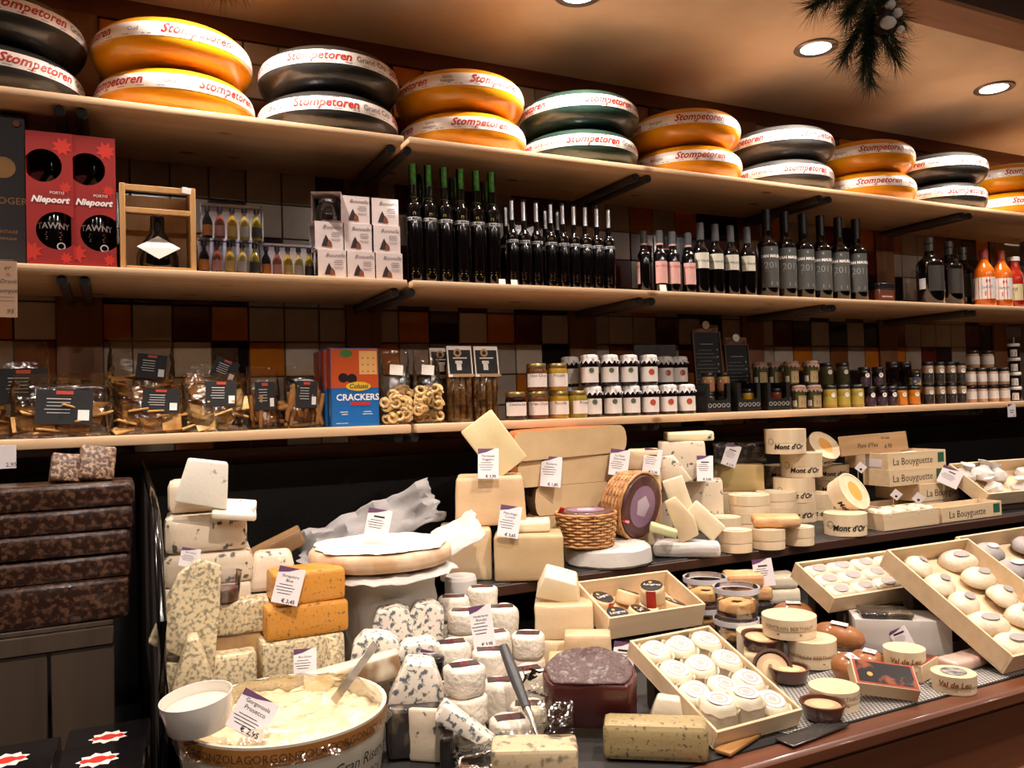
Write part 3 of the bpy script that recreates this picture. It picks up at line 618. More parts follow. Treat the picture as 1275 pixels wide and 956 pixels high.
# ================================================================ lowest shelf
bagfilm = film('bag_film', 'fdf8f0', .12, .9, 22, .05)
crk = M('cracker', 'd0a060', .7, 'b88444', 40, bump=.2, bscale=150); crl = M('cracker_light', 'e0c08a', .7, 'c8a060', 40, bump=.2, bscale=150); stk = M('breadstick', 'b08048', .7, '9a6a38', 40)
blabel = M('bag_label', '0c090a', .6); redspot = M('ink_orange_red', 'c83a18', .5)
def pillow(w, h, d, seed, lean=0, crimp=.12):
    nu, nv = 14, 16; V = []; Fc = []; o = Vector((seed*7.3, seed*2.1, 0))
    for s in (-1, 1):
        for j in range(nv+1):
            v = j/nv; th = (.72+.5*math.sin(math.pi*min(1, v*1.25+.1)))*.75 if v < .75 else .75*(1-((v-.75)/.25)**.8)*.98+.03
            wd = (1-.04*math.sin(math.pi*v))*(1-.10*max(0, v-.6)/.4)
            for i in range(nu+1):
                u = 2*i/nu-1; t = th*(1-abs(u)**2.6)**.5 if abs(u) < 1 else 0
                p = Vector((u*w/2*wd, s*t*d/2, v*h)); n = noise.noise_vector(p*38+o)*.0045+noise.noise_vector(p*90+o)*.0018
                if j == 0: n.z = 0; n *= .4
                p += Vector((n.x, n.y, n.z*.6 if p.z > .01 else 0)); p.y += lean*v*h; p.z = max(0, p.z); V.append(p)
    N_ = (nu+1)*(nv+1)
    for s in (0, 1):
        for j in range(nv):
            for i in range(nu):
                a = s*N_+j*(nu+1)+i; q = (a, a+1, a+nu+2, a+nu+1); Fc.append(q if s == 0 else q[::-1])
    for i in range(nu): Fc.append((i, N_+i, N_+i+1, i+1))
    for j in range(nv):
        a = j*(nu+1); b = N_+a; Fc.append((a, a+nu+1, b+nu+1, b)); a += nu; b += nu; Fc.append((a, b, b+nu+1, a+nu+1))
    return pyd('film', V, Fc, 180)
PCS = {'square': rbox(.042, .036, .0045, .001, 1, name='cracker'), 'stick': tube([(-.04, 0, 0), (-.02, .002, .001), (.02, -.001, 0), (.04, 0, .001)], [.005, .0065, .0065, .005], 8, 'cracker'),
       'ring': tube([(.015*math.cos(a*.55)*(1-.035*a), .015*math.sin(a*.55)*(1-.035*a), .001*a) for a in range(17)], .0042, 6, 'cracker')}
def bag(x0, x1, yt, yb, Y, label, kind='square', fill=.55, n=16, mats=(crk,), lb=None, lean=.12, d=.085, seed=1, zb=None, rz=0, cat='cracker bag', name='cracker_bag', lines=None, lmat=None):
    P = on_y((x0+x1)/2, yb, Y); k = ppm(P); w = (x1-x0)/k; h = (yb-yt)/k*1.02
    P.z = Z3 if zb is None else zb
    t = thing(name, label, cat, P, facing(P)*.6+rz)
    R = random.Random(seed)
    ob('film', pillow(w, h, d, seed, lean), bagfilm, t)
    n = int(n*1.5)
    for q in range(n):
        u = R.uniform(-.38, .38)*w; z = (.02+fill*((q+.5)/n)**.8)*h*.92; y = R.uniform(-.34, .1)*d+lean*z
        if kind == 'stick': r = (R.uniform(-.25, .25), math.pi/2*(1 if R.random() < .7 else .1)+R.uniform(-.3, .3), R.uniform(-.4, .4)); z = max(.045, z*.6+.03) if r[1] > .8 else z
        elif kind == 'ring': r = (math.pi/2+R.uniform(-.5, .4), R.uniform(-.4, .4), R.uniform(-.5, .5)); z = max(z, .016)
        else:
            r = (R.choice((R.uniform(.9, 1.6), R.uniform(-.3, .4))), R.uniform(-.35, .35), R.uniform(-.5, .5)); z = max(z, .02 if r[0] > .6 else .01)
        ob('cracker', PCS[kind], R.choice(mats), t, (u, y, z), r)
    if lb:
        lx, lz, lw, lh, tilt = lb; thk = .44*d
        lw, lh = lw*.86, lh*.86
        o = ob('label', rbox(lw*w, .0012, lh*h, .0003, 1), lmat or blabel, t, (lx*w, lean*lz*h-thk-.003, lz*h), (-.25+lean, tilt, 0))
        LW, LH = lw*w, lh*h
        ob('lettering', lettering(lines or [('#%.4f,.0014' % (LW*.42), 0, -LW*.1, LH*.72), ('#%.4f,.001' % (LW*.4), 0, -LW*.1, LH*.62), ('#%.4f,.001' % (LW*.42), 0, -LW*.1, LH*.52), ('#%.4f,.001' % (LW*.45), 0, -LW*.12, LH*.42), ('#%.4f,.001' % (LW*.4), 0, -LW*.1, LH*.32)]), white, o, (0, -.0012, 0))
        if not lines: ob('emblem', rbox(LW*.3, .0004, LH*.1, 0), redspot, o, (0, -.001, LH*.86)); ob('barcode', rbox(LW*.2, .0004, LH*.3, 0), M('sticker_white', 'f0ece6'), o, (LW*.34, -.001, LH*.12))
    return t
bag(-45, 58, 425, 545, 2.12, 'clear cracker bag with black label beyond the flat-lying bag', lb=(.2, .35, .6, .42, 0), seed=2, n=14)
bag(20, 140, 468, 547, 2.05, 'slumped clear cracker bag with wide black label on the lowest shelf', lb=(.0, .2, .6, .62, .05), seed=3, fill=.5, n=18, d=.10)
bag(138, 217, 424, 542, 2.24, 'tall cracker bag standing behind the square-cracker bag', lb=(.12, .55, .5, .3, .12), seed=4, fill=.62, n=20, d=.10)
bag(145, 232, 476, 542, 2.06, 'clear bag of square crackers in front of the tall cracker bag', lb=(.12, .38, .56, .52, .05), seed=5, fill=.5, n=18, d=.095)
bag(214, 300, 438, 540, 2.21, 'clear cracker bag standing behind the brightly lit bag', lb=(.2, .6, .4, .3, .4), seed=6, fill=.6, n=16, d=.09)
bag(229, 309, 467, 539, 2.05, 'brightly lit bag of pale crackers with black label', lb=(.07, .42, .52, .5, .03), seed=7, fill=.6, n=22, mats=(crl,), d=.10)
bag(306, 350, 459, 536, 2.12, 'shaded breadstick bag beside the brightly lit bag', 'stick', .5, 14, (stk,), (.05, .3, .62, .52, 0), seed=8, d=.06)
bag(355, 405, 458, 534, 2.10, 'shaded breadstick bag beside the blue cracker boxes', 'stick', .5, 16, (stk,), (.02, .32, .6, .5, .06), seed=9, d=.06)
# blue cracker boxes
blue = M('carton_blue', '1a62a8', .35, coat=.3); orng = M('carton_orange', 'b84a18', .35, coat=.3); yell = M('carton_yellow', 'd8b020', .4); cream = M('cracker_print', 'd8a460', .5)
def oval(rx, rz, n=20): return pyd('emblem', [(rx*math.cos(2*math.pi*k/n), 0, rz*math.sin(2*math.pi*k/n)) for k in range(n)], [tuple(range(n))])
cbw, cbh = .121, .198
crk_body = rbox(cbw, .042, cbh, .001, 1)
BX = (('front blue cracker box facing out', 443, 2.03, -.02), ('second blue cracker box behind the front one', 434, 2.085, -.03), ('third blue cracker box in the row', 428, 2.13, -.03), ('rearmost blue cracker box in the row', 424, 2.175, -.03))
src = None
for l, px, Y, rz in BX:
    P = Vector((sx(px, 500, Y), Y+.021, Z3))
    if src: dup(src, P, rz, l+' beside the ring-cracker bag'); continue
    t = src = thing('cracker_box', l+' beside the ring-cracker bag', 'box', P, rz); b = ob('carton', crk_body, blue, t)
    ob('picture', rbox(cbw-.002, .0004, cbh*.50, 0), orng, b, (0, -.0213, cbh*.49)); ob('picture', rbox(.046, .0004, .06, .004, 1), cream, b, (.034, -.0216, cbh*.66))
    for s, ox in ((-.03, .0), (-.008, -.002)): ob('picture', oval(.013, .012), M('olive_print', '241a20', .3), b, (s, -.0217, cbh*.62+ox))
    ob('picture', oval(.016, .01), M('leaf_print', '3a6a28', .4), b, (-.022, -.0217, cbh*.93))
    for i in range(3):
        for j in range(3): ob('picture', oval(.0022, .0022, 8), M('crumb_print', '8a5a28'), b, (.02+.014*i, -.022, cbh*.70+.017*j))
    e = ob('emblem', oval(.032, .0115), yell, b, (.008, -.0219, cbh*.51)); text_part(e, [('Colussi', .0165, 0, -.005, .2, .0003)], navy, (0, -.0003, 0))
    text_part(b, [('CRACKERS', .0225, .006, .066, 0, .0005), ('#.02,.0014', 0, -.03, .036), ('#.016,.0014', 0, -.028, .03), ('#.02,.0014', 0, .03, .036), ('#.026,.0014', 0, .03, .03), ('#.03,.001', 0, -.035, .008)], white, (0, -.0216, 0)); ob('banner', rbox(.05, .0004, .008, 0), redink, b, (.012, -.0215, .053))
    s_ = ob('side_print', rbox(.0004, .04, cbh*.5, 0), orng, b, (-cbw/2-.0004, 0, cbh*.49)); text_part(s_, [('CRACKERS', .012, 0, 0)], white, (-.0005, 0, -.04), None, (0, math.pi/2, -math.pi/2))
# ring cracker bags
badge = M('badge_white', 'e0d8cc', .5)
for i, (x0, x1, yt, yb, l) in enumerate(((475, 513, 440, 531, 'clear bag of ring crackers beside the blue cracker boxes'), (515, 551, 438, 527, 'clear bag of ring crackers beside the breadstick packs'))):
    t = bag(x0, x1, yt, yb, 2.05, l, 'ring', .48, 24, (crl,), (-.02, .66, .5, .16, .1), .06, .07, 20+i, None, 0, 'cracker bag', 'ring_cracker_bag', [('#.026,.0014', 0, 0, .007)], badge)
# breadstick packs
seed_m = M('seeded_stick', '96703e', .8, '6e4c26', 90, bump=.5, bscale=200)
for i, (x0, x1, Y, l) in enumerate(((556, 590, 2.05, 'tall breadstick pack with black and white label beside the ring crackers'), (590, 622, 2.055, 'tall breadstick pack with black and white label beside the jars'), (543, 560, 2.12, 'breadstick pack half hidden behind the front packs'))):
    P = on_y((x0+x1)/2, 525, Y); k = ppm(P); P.z = Z3; w = .075; h = .205
    t = thing('breadstick_pack', l, 'bag', P, -.04)
    ob('film', pillow(w, h, .045, 30+i, .05), film('pack_film', 'fdf8f0', .12, .6, 22, .03), t)
    for q in range(4): ob('breadstick', tube([(0, 0, 0), (0, .001, .07), (.001, .003, .15)], .0085, 8), seed_m, t, (-.027+.018*q, .0, .004))
    o = ob('label', rbox(w-.004, .001, .085, .0003, 1), M('card_white', 'f2ece4', .5), t, (0, -.017, h-.083), (-.16, 0, 0)); ob('panel', rbox(w-.012, .0006, .066, 0), blabel, o, (0, -.001, .008))
    ob('emblem', lathe([(.006, 0), (.011, 0), (.011, .001), (.006, .001)], 20, 'emblem', closed=False), gold, o, (-.006, -.0016, .066), (math.pi/2, 0, 0)); ob('picture', lettering([('#.014,.022', 0, -.004, .018), ('#.02,.008', 0, -.004, .036)]), white, o, (0, -.0022, 0)); text_part(o, [('#.04,.003', 0, 0, .05)], white, (0, -.0022, 0)); ob('stripe', rbox(w-.012, .0006, .006, 0), gold, o, (.008, -.0012, .001))
# ------------------------------------------------- jars
def jar(name, label, group, px, py, Y, z, r, h, body, lid, labm=None, lines=None, ink=None, z0=.2, z1=.72, ang=75, lidr=.94, lidh=.011, rot=0, cat='jar', off=0):
    P = Vector((sx(px, py, Y), Y, z)); t = thing(name, label, cat, P, facing(P)+rot, group)
    b = .005; hb = h-lidh
    g = ob('glass', lathe([(0, 0), (r-b, 0), (r-b*.3, b*.3), (r, b), (r, hb-.012), (r*.97, hb-.006), (r*lidr*.95, hb), (0, hb)], 24, 'glass', 50), body, t)
    if lid: ob('lid', lathe([(0, hb-.002), (r*lidr, hb-.002), (r*lidr+.0006, hb), (r*lidr+.0006, h-.0016), (r*lidr-.001, h), (0, h)], 24, 'lid', 50), lid, t)
    if labm:
        o = ob('label', patch(r+.0005, z0*hb, z1*hb, -ang+off, ang+off, 14), labm, t)
        if lines: ob('lettering', lettering(lines, bent(r+.0009, off)), ink or blackink, o)
    return t
gold_lid = M('lid_gold', 'a08a58', .3, metal=.8); dlid = M('lid_dark', '1c1a1a', .3, coat=.3)
jbes = M('jam_dark', '1a0c0e', .12, coat=.6); juien = M('jam_brown', '5a3416', .14, coat=.6); jpic = M('jam_mustard', 'a07a20', .16, coat=.6)
paperl = M('label_paper', 'dcd4cc', .5)
def chut(w): return [(w, .0115, .002, .040), ('#.034,.0009', 0, 0, .034), ('#.036,.0009', 0, 0, .029), ('#.032,.0009', 0, 0, .024), ('#.036,.0009', 0, 0, .019)]
for nme, px, z, body, l in (('Zwarte bes', 642, 0, jbes, 'jar of black jam labelled Zwarte bes, alone at the row start'), ('Uien Chutn', 669.5, 0, juien, 'lower jar of onion chutney with white label'), ('Piccalilly', 695.5, 0, jpic, 'lower jar of yellow piccalilly with white label'),
                         ('Uien Chutn', 669, 1, juien, 'upper jar of onion chutney stacked on another jar'), ('Piccalilly', 695, 1, jpic, 'upper jar of yellow piccalilly stacked on another jar'), ('Pruimen', 719, 0, M('jam_olive', '8a7a28', .16, coat=.6), 'jar of olive yellow chutney beside the cloth-capped jars')):
    jar('chutney_jar', l, None, px, 505, 2.04, Z3+.0785*z, .0295, .078, body, gold_lid, paperl, chut(nme), blackink, .18, .74, 70, rot=.2 if px < 715 else .8)
def clothcap(r, h, seed, n=9, drop=.02):
    V = []; Fc = []; S = 45; R = random.Random(seed); ph = R.uniform(0, 6)
    prof = [(0, h+.002, 0), (.6, h+.003, 0), (.95, h+.001, 0), (1.03, h-.006, .02), (1.0, h-.012, .03), (1.12, h-drop, .10)]
    for q, (a, z, wv) in enumerate(prof):
        for i in range(S):
            t = 2*math.pi*i/S; rr = r*(a+wv*math.cos(n*t+ph)); V.append((rr*math.cos(t), rr*math.sin(t), z+(wv*.05*math.sin(n*t*1.3+ph) if q == 5 else 0)))
    for q in range(len(prof)-1):
        for i in range(S): j = (i+1) % S; Fc.append((q*S+i, q*S+j, (q+1)*S+j, (q+1)*S+i))
    return pyd('cloth_cap', V, Fc, 180, True)
cloth = M('cloth_white', 'd8d4d0', .8, '8a8684', 70, lo=.58, hi=.66); caps = [clothcap(.026, .088, s) for s in range(4)]
grn = M('motif_green', '4a5a48', .6); redm = M('motif_red', 'a84028', .6)
def motif(r, z, rad, off, n=14, star=0):
    f_ = bent(r, off); pts = [f_(rad*(1-star*(k % 2))*math.cos(2*math.pi*k/n), z+rad*(1-star*(k % 2))*math.sin(2*math.pi*k/n)) for k in range(n)]
    return pyd('motif', pts, [tuple(range(n))])
mg = motif(.0272, .044, .0095, 20, 24, .3); mr = motif(.0272, .038, .0095, 25)
CL = [(738, 0, 'g'), (763, 0, 'g'), (786, 0, 'g'), (809.5, 0, 'r'), (832, 0, 'r'), (855, 0, 'r'), (735, 1, 'g'), (760, 1, 'g'), (784, 1, 'g'), (809, 1, 'r')]
ORD = ('beside the olive chutney', 'second', 'third', 'fourth', 'fifth', 'beside the black display cartons')
for k, (px, tier, c) in enumerate(CL):
    t = jar('jam_jar', 'cloth-capped jam jar with %s motif, %s in the %s row' % ('green' if c == 'g' else 'red', (ORD[k] if tier == 0 else ('first', 'second', 'third', 'fourth')[k-6]), 'upper' if tier else 'lower'), 'jam jars with white cloth caps', px, 500, 2.04, Z3+.0915*tier, .0262, .088, jbes, None, paperl, None, None, .12, .70, 118, rot=-.1, off=10)
    ob('cloth_cap', caps[k % 4], cloth, t); ob('motif', mg if c == 'g' else mr, grn if c == 'g' else redm, t)
for px, Y in ((710, 2.13), (828, 2.12), (846, 2.12)):
    for tier in (0, 1):
        t = jar('jam_jar', 'cloth-capped jam jar in the row behind, %s' % ('standing on the shelf' if not tier else 'stacked on another jar'), 'cloth-capped jam jars in the back row', px, 470, Y, Z3+.0915*tier, .0262, .088, jbes, None, paperl, None, None, .12, .70, 110, off=15)
        ob('cloth_cap', caps[1], cloth, t)
        if px > 800: ob('motif', mr, redm, t)
# chalkboards and dark card signs
chalk = M('chalk_board', '121010', .6); fr = M('board_frame', '5a3a22', .5)
for i, (x0, x1, yt, yb, Y, l) in enumerate(((865, 906, 412, 505, 2.20, 'larger chalk board with round white tag behind the black cartons'), (904, 940, 428, 505, 2.22, 'smaller chalk board with round white tag behind the black cartons'))):
    P, w, h, rz = F(x0, x1, yt, yb, Y); P.z = Z3; h = on_y((x0+x1)/2, yt, Y).z-Z3
    t = thing('chalk_board', l, 'sign', P, (-.08, 0, -.1)); ob('board', rbox(w, .008, h, .001, 1), chalk, t)
    for a, b_, c, d in ((-w/2, -w/2+.005, 0, h), (w/2-.005, w/2, 0, h), (-w/2+.005, w/2-.005, h-.005, h)): ob('frame_strip', rbox(b_-a, .004, d-c, .0005, 1), fr, t, ((a+b_)/2, -.006, c))
    text_part(t, [('#.05,.003', 0, 0, h-.045)]+[('#%.3f,.0012' % (.05+.02*((q*7) % 3)), 0, -.008, h-.065-.0125*q) for q in range(9)]+[('#.006,.006', 0, w*.36, h-.066-.025*q) for q in range(4)], M('chalk', '8a8680', .8), (0, -.0046, 0))
    ob('picture_strip', rbox(w*.9, .003, .028, .001, 1), M('strip_food', '7a5030', .6, '3a2418', 60), t, (0, -.004, h-.004)); ob('round_tag', puck(.014, .002, .0006, 20), badge, t, (0, -.008, h+.022), (math.pi/2, 0, 0))
P, w, h, rz = F(792, 852, 428, 505, 2.22); one('card_sign', 'dark card sign leaning behind the cloth-capped jars', 'sign', rbox(w, .004, on_y(820, 428, 2.22).z-Z3, .001, 1), M('sign_dark', '241a18', .5, '3a2a22', 30), (P.x, P.y, Z3), (-.1, 0, -.1))
# black display cartons
blk = M('carton_black', '151314', .45, coat=.2)
def ucarton(w, h, d):
    """open carton: front with a U cut-out"""
    n = 8; cw, cz = w*.36, h*.42; out = [(-w/2, 0), (w/2, 0), (w/2, h), (cw, h)]; R = .012
    for k in range(n+1): a = k/n*math.pi/2; out.append((cw-R+R*math.cos(a), cz+R-R*math.sin(a)))
    for k in range(n+1): a = math.pi/2+k/n*math.pi/2; out.append((-cw+R+R*math.cos(a), cz+R-R*math.sin(a)))
    out += [(-cw, h), (-w/2, h)]; m = len(out)
    V = [(x, 0, z) for x, z in out]+[(x, .0015, z) for x, z in out]
    Fc = [tuple(range(m)), tuple(range(2*m-1, m-1, -1))]+[(i, (i+1) % m, m+(i+1) % m, m+i) for i in range(m)]
    return pyd('carton_front', V, Fc, None, True)
icon = []
for q in range(5):
    f_ = lathe([(.0052, 0), (.0066, 0), (.0066, .0004), (.0052, .0004)], 16, 'icon', closed=False); icon.append(f_); break
jart = M('jar_cream', 'b08848', .2, coat=.5); icm = M('icon_white', 'a8a4a0', .5)
for i, px in enumerate((895, 933, 970)):
    P, w, h, rz = F(px-19, px+19, 474, 511, 2.03); P = Vector((sx(px, 495, 2.03), 2.03, Z3)); w = .0945; h = .092
    t = thing('display_carton', 'black display carton with U cut-out, %s' % ('beside the cloth-capped jars', 'between two black cartons', 'beside the paper-capped jars')[i], 'carton', P, -.02)
    c = ob('carton_front', ucarton(w, h, .09), blk, t); ob('base', rbox(w, .09, .002, 0), blk, t, (0, .047, 0)); ob('back', rbox(w, .002, h, 0), blk, t, (0, .09, 0))
    for s in (-1, 1): ob('side', rbox(.002, .088, h, 0), blk, t, (s*(w/2-.001), .046, 0))
    for q in range(5): ob('icon', icon[0], icm, c, (-w*.38+w*.19*q, -.0003, .022), (math.pi/2, 0, 0)); ob('icon', rbox(.0012, .0003, .013, 0), icm, c, (-w*.38+w*.19*q, -.0006, .0155), (0, .8, 0))
for k, (px, dz, body, l) in enumerate(((882, .052, jart, 'left pale spread jar standing in the first black carton'), (901, .052, jart, 'right pale spread jar standing in the first black carton'), (931, 0, M('jar_yellow', 'b8902c', .2, coat=.5), 'yellow spread jar inside the middle black carton'), (966, 0, M('jar_orange_dark', '7a3a1c', .2, coat=.5), 'dark orange spread jar inside the last black carton'))):
    if dz:
        t = jar('spread_jar', l.replace('standing', 'lower, standing'), None, px, 490, 2.075, Z3+.0025, .021, .062, M('jar_empty', '4a3c30', .15, coat=.5), dlid)
        jar('spread_jar', l, None, px, 490, 2.075, Z3+.065, .021, .062, body, dlid, M('label_rust', 'a87058', .5), [('#.02,.008', 0, 0, .03)], badge, .15, .65, 70)
    else: jar('spread_jar', l, None, px, 490, 2.075, Z3+.0025, .021, .07, body, dlid, None); 
# paper-capped square jars
pcap = M('paper_cap', '8a6a58', .7, '75574a', 40); twine = M('twine', 'b8a890', .8); gjar = M('jar_olive_green', '4a4a2e', .2, coat=.5); taglab = M('label_tan', 'a08860', .6)
cap2 = [clothcap(.025, .078, 10+s, 11, .017) for s in range(3)]
for k, (px, tier, Y) in enumerate(((947, 1, 2.13), (966, 1, 2.12), (986, 1, 2.06), (1010, 1, 2.05), (994, 0, 2.045), (1013, 0, 2.04), (950, 0, 2.16), (970, 0, 2.16))):
    t = jar('pesto_jar', 'green preserve jar with brown paper cap, %s, %s' % ('upper' if tier else 'lower', ('above the middle carton', 'above the last black carton', 'with barcode label showing', 'beside the honey jars', 'beside the last black carton', 'beside the mustard jars', 'behind the middle carton', 'behind the last carton')[k]), 'jars with brown paper caps', px, 490, Y, Z3+.083*tier, .0238, .078, gjar, None, taglab, [('#.012,.004', 0, 0, .04), ('#.014,.012', 0, 0, .016)], M('ink_brown', '3a2a18', .6), .1, .68, 40, off=40)
    ob('cloth_cap', cap2[k % 3], pcap, t); ob('twine', tube([(.0252*math.cos(a*.5236), .0252*math.sin(a*.5236), .067) for a in range(13)], .0008, 5), twine, t); ob('label', patch(.0244, .01, .03, -50, -15, 6), paperl, t)
# rows of small jars with round badges
rb = motif(.0232, .042, .0085, 38, 16)
def row(kind, name, pxs, tier, Y, body, lid, labm, r, h, tierh, words, z0=.15, z1=.6, bdg=True, py=490, ang=60):
    for k, px in enumerate(pxs):
        t = jar(name, '%s, %s' % (kind, words[k]), None, px, py, Y, Z3+tierh*tier, r, h, body, lid, labm, [('#.018,.0016', 0, -.002, h*.34), ('#.014,.001', 0, -.002, h*.28)] if labm else None, white if labm and labm.name in ('label_black', 'label_plum') else greyink, z0, z1, ang)
        if bdg: f_ = bent(r+.0011, 32); R_ = .0085; ob('badge', pyd('badge', [f_(R_*math.cos(2*math.pi*q/16), h*.58+R_*math.sin(2*math.pi*q/16)) for q in range(16)], [tuple(range(16))]), badge, t)
mustj = M('jar_mustard', 'a08638', .2, coat=.5); plum = M('label_plum', '3a2630', .5); blackl = M('label_black', '2a2624', .5); honey = M('jar_honey', 'b8701c', .15, coat=.5); choc_ = M('jar_cocoa', '9a8068', .25, coat=.5); peach = M('jar_peach', 'b89070', .25, coat=.5)
row('mustard jar with dark lid', 'mustard_jar', (1033, 1050, 1067), 0, 2.045, mustj, dlid, M('label_mustard', 'b09a40', .5), .0232, .078, .08, ('beside the paper-capped jars', 'between two mustard jars', 'beside the plum jam jars'))
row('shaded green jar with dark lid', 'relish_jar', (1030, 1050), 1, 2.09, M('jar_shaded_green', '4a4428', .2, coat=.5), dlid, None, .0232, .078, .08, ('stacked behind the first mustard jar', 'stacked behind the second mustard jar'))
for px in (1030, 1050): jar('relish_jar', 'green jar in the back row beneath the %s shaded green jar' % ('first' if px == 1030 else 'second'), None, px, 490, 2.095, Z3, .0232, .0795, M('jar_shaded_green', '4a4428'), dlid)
row('plum jam jar with purple label', 'plum_jam_jar', (1083, 1097.5, 1110), 0, 2.045, jbes, dlid, plum, .0205, .07, .0705, ('beside the mustard jars', 'between two plum jars', 'beside the orange marmalade'), .1, .6)
row('plum jam jar with purple label in the upper row', 'plum_jam_jar', (1077, 1094), 1, 2.05, jbes, dlid, plum, .0205, .07, .0705, ('toward the mustard jars', 'toward the marmalade jars'), .1, .6)
row('orange marmalade jar', 'marmalade_jar', (1122, 1138), 0, 2.045, honey, dlid, M('label_orange', 'c8741c', .5), .021, .068, .07, ('beside the plum jam', 'beside the cocoa spread'), .1, .6)
row('dark jar with steel lid', 'syrup_jar', (1112, 1128), 1, 2.12, jbes, M('lid_steel', '5a5652', .3, metal=.7), None, .023, .082, .0815, ('behind the blueberry jar', 'rising behind the marmalade'), bdg=False)
for px in (1112, 1128): jar('syrup_jar', 'dark jar in the back row under the %s steel-lidded jar' % ('first' if px == 1112 else 'second'), None, px, 490, 2.125, Z3, .023, .081, jbes, dlid)
t = jar('blueberry_jar', 'blueberry jam jar with fruit picture on top of the marmalade', None, 1139, 470, 2.05, Z3+.0685, .021, .055, jbes, dlid, M('label_fruit', '3a4260', .5, 'a89060', 90, lo=.5, hi=.55), [('#.02,.008', 0, 0, .012)], blackink, .1, .75, 70)
W4 = ('first', 'second', 'third', 'fourth')
for tier in (0, 1): row('%s cocoa spread jar with black label' % ('upper' if tier else 'lower'), 'cocoa_jar', (1156, 1170, 1184, 1196.5), tier, 2.045, choc_, dlid, blackl, .0205, .078, .0785, ['%s from the marmalade side' % w_ for w_ in W4], .05, .55)
for tier in (0, 1): row('%s peach spread jar with white label' % ('middle' if tier else 'bottom'), 'peach_jar', (1208.5, 1222, 1236, 1250), tier, 2.045, peach, dlid, paperl, .021, .066, .0665, ['%s from the cocoa jars' % w_ for w_ in W4], .25, .8, False, ang=80)
row('top peach spread jar with white label', 'peach_jar', (1213, 1231), 2, 2.06, peach, dlid, paperl, .0235, .068, .0667, ('toward the cocoa jars', 'toward the white-lidded stack'), .25, .8, False, ang=80)
for tier in range(4): jar('tapenade_jar', '%s dark jar in the white-lidded stack' % ('bottom', 'second', 'third', 'topmost')[tier], None, 1263.5, 470, 2.05, Z3+.0575*tier, .0215, .057, jbes, M('lid_white', 'dcd8d0', .4), paperl, [('#.014,.014', 0, 0, .008)], M('ink_brown', '3a2a18'), .1, .7, 32, 1.02, .01)
P = on_y(1262, 420, 2.15)
t = thing('plaque', 'small brown plaque on a pale stem beside the white-lidded jars', 'sign', (P.x, P.y, Z3)); hz = P.z-Z3
ob('stem', tube([(0, 0, 0), (0, 0, hz)], .003, 6), twine, t); b = ob('board', rbox(.10, .006, .05, .004, 1), M('plaque_wood', '3a2416', .6), t, (0, -.002, hz), (0, -.1, 0))
# tags on the lowest shelf edge
violet = M('tag_violet', '5a3458', .5); tagw = M('tag_white', 'dcd4d4', .5)
def edge_tag(px0, px1, yt, yb, label, lines):
    P, w, h, rz = F(px0, px1, yt, yb, 1.992); t = thing('shelf_tag', label, 'tag', P, (0, 0, 0)); c = ob('card', rbox(w, .001, h, .0003, 1), tagw, t)
    if px0 > 100: ob('header', pyd('header', [(-w/2, 0, h), (-w/2, 0, h*.78), (w*.1, 0, h)], [(0, 1, 2)]), violet, t, (0, -.0008, 0))
    text_part(c, lines, blackink, (0, -.0009, 0)); return t
edge_tag(-25, 17, 555, 584, 'white price tag on the lowest shelf edge below the cracker bags', [('2,95', .012, .026, .004)])
edge_tag(1252, 1268, 503, 519, 'small white price tag below the peach spread jars', [('#.024,.003', 0, 0, .024), ('#.018,.003', 0, 0, .016), ('#.01,.002', 0, .012, .004)])
# ================================================================ cheese: materials and builders
def CM(n, c, c2=None, scale=18, lo=.35, hi=.75, rough=.5, coat=.0, bump=.12, bs=120): return M(n, c, rough, c2, scale, (1, 1, 1), lo, hi, 3, bump, bs, coat, sss=.0)
parm = CM('parmesan', 'd4b48c', 'c29f76', 10); manch = CM('manchego', 'c0a47c', 'b29468', 8, coat=.35); slicem = CM('pale_slice', 'e4d4b4', 'dac8a4', 10)
racl = CM('raclette_paste', 'dabd90', 'ccac7e', 14); rind_o = CM('rind_orange', 'b0602c', 'c88a50', 12, coat=.2); rind_b = CM('rind_brown', '8a6844', '6e5236', 14); pale = CM('pale_cheese', 'dcc4a0', 'cfb48e', 12, coat=.3)
wrapc = CM('wrapped_pale', 'dac09a', 'ccb088', 10, rough=.3, coat=.8, bump=.35, bs=45)
blue1 = CM('blue_white', 'e4d9c8', '5e666c', 120, .535, .62, coat=.3); blue2 = CM('stilton', 'd8c49c', '8a8068', 150, .47, .62, coat=.5, bump=.2, bs=50); blue3 = CM('shropshire', 'cc8a34', '7a6030', 150, .58, .68, coat=.3)
blue4 = CM('cream_veined', 'dccab0', '5c5a54', 48, .60, .65, coat=.4); gorg = CM('gorgonzola_cream', 'e8dcc0', 'd8c8a0', 20, coat=.5, bump=.8, bs=40)
wmold = CM('white_mould', 'dcd2c2', 'cfc3b0', 30, rough=.75, bump=.7, bs=110); wsoft = CM('soft_white', 'e4d8c0', 'd8c8a8', 20, coat=.4, bump=.3, bs=50); orind = CM('orange_soft_rind', 'c88e58', 'dcb488', 20, bump=.4, bs=80)
ashm = CM('ash_rind', '8c8682', '6c6866', 40, rough=.8, bump=.6); wrap_dk = CM('dark_wrapped', '2e2826', '6a5c48', 26, .5, .66, rough=.25, coat=.9, bump=.5, bs=60)
paper = M('wrap_paper', 'd2ccc4', .7, 'c6c0b8', 6, bump=.3, bscale=60); poplar = M('poplar', 'dcc4a0', .55, 'd0b48e', 3, (1, 14, 14), .3, .7, 4); poplar2 = M('poplar_band', 'e0caa8', .5, 'd4bc98', 3, (9, 9, .5), .3, .7, 4, coat=.25)
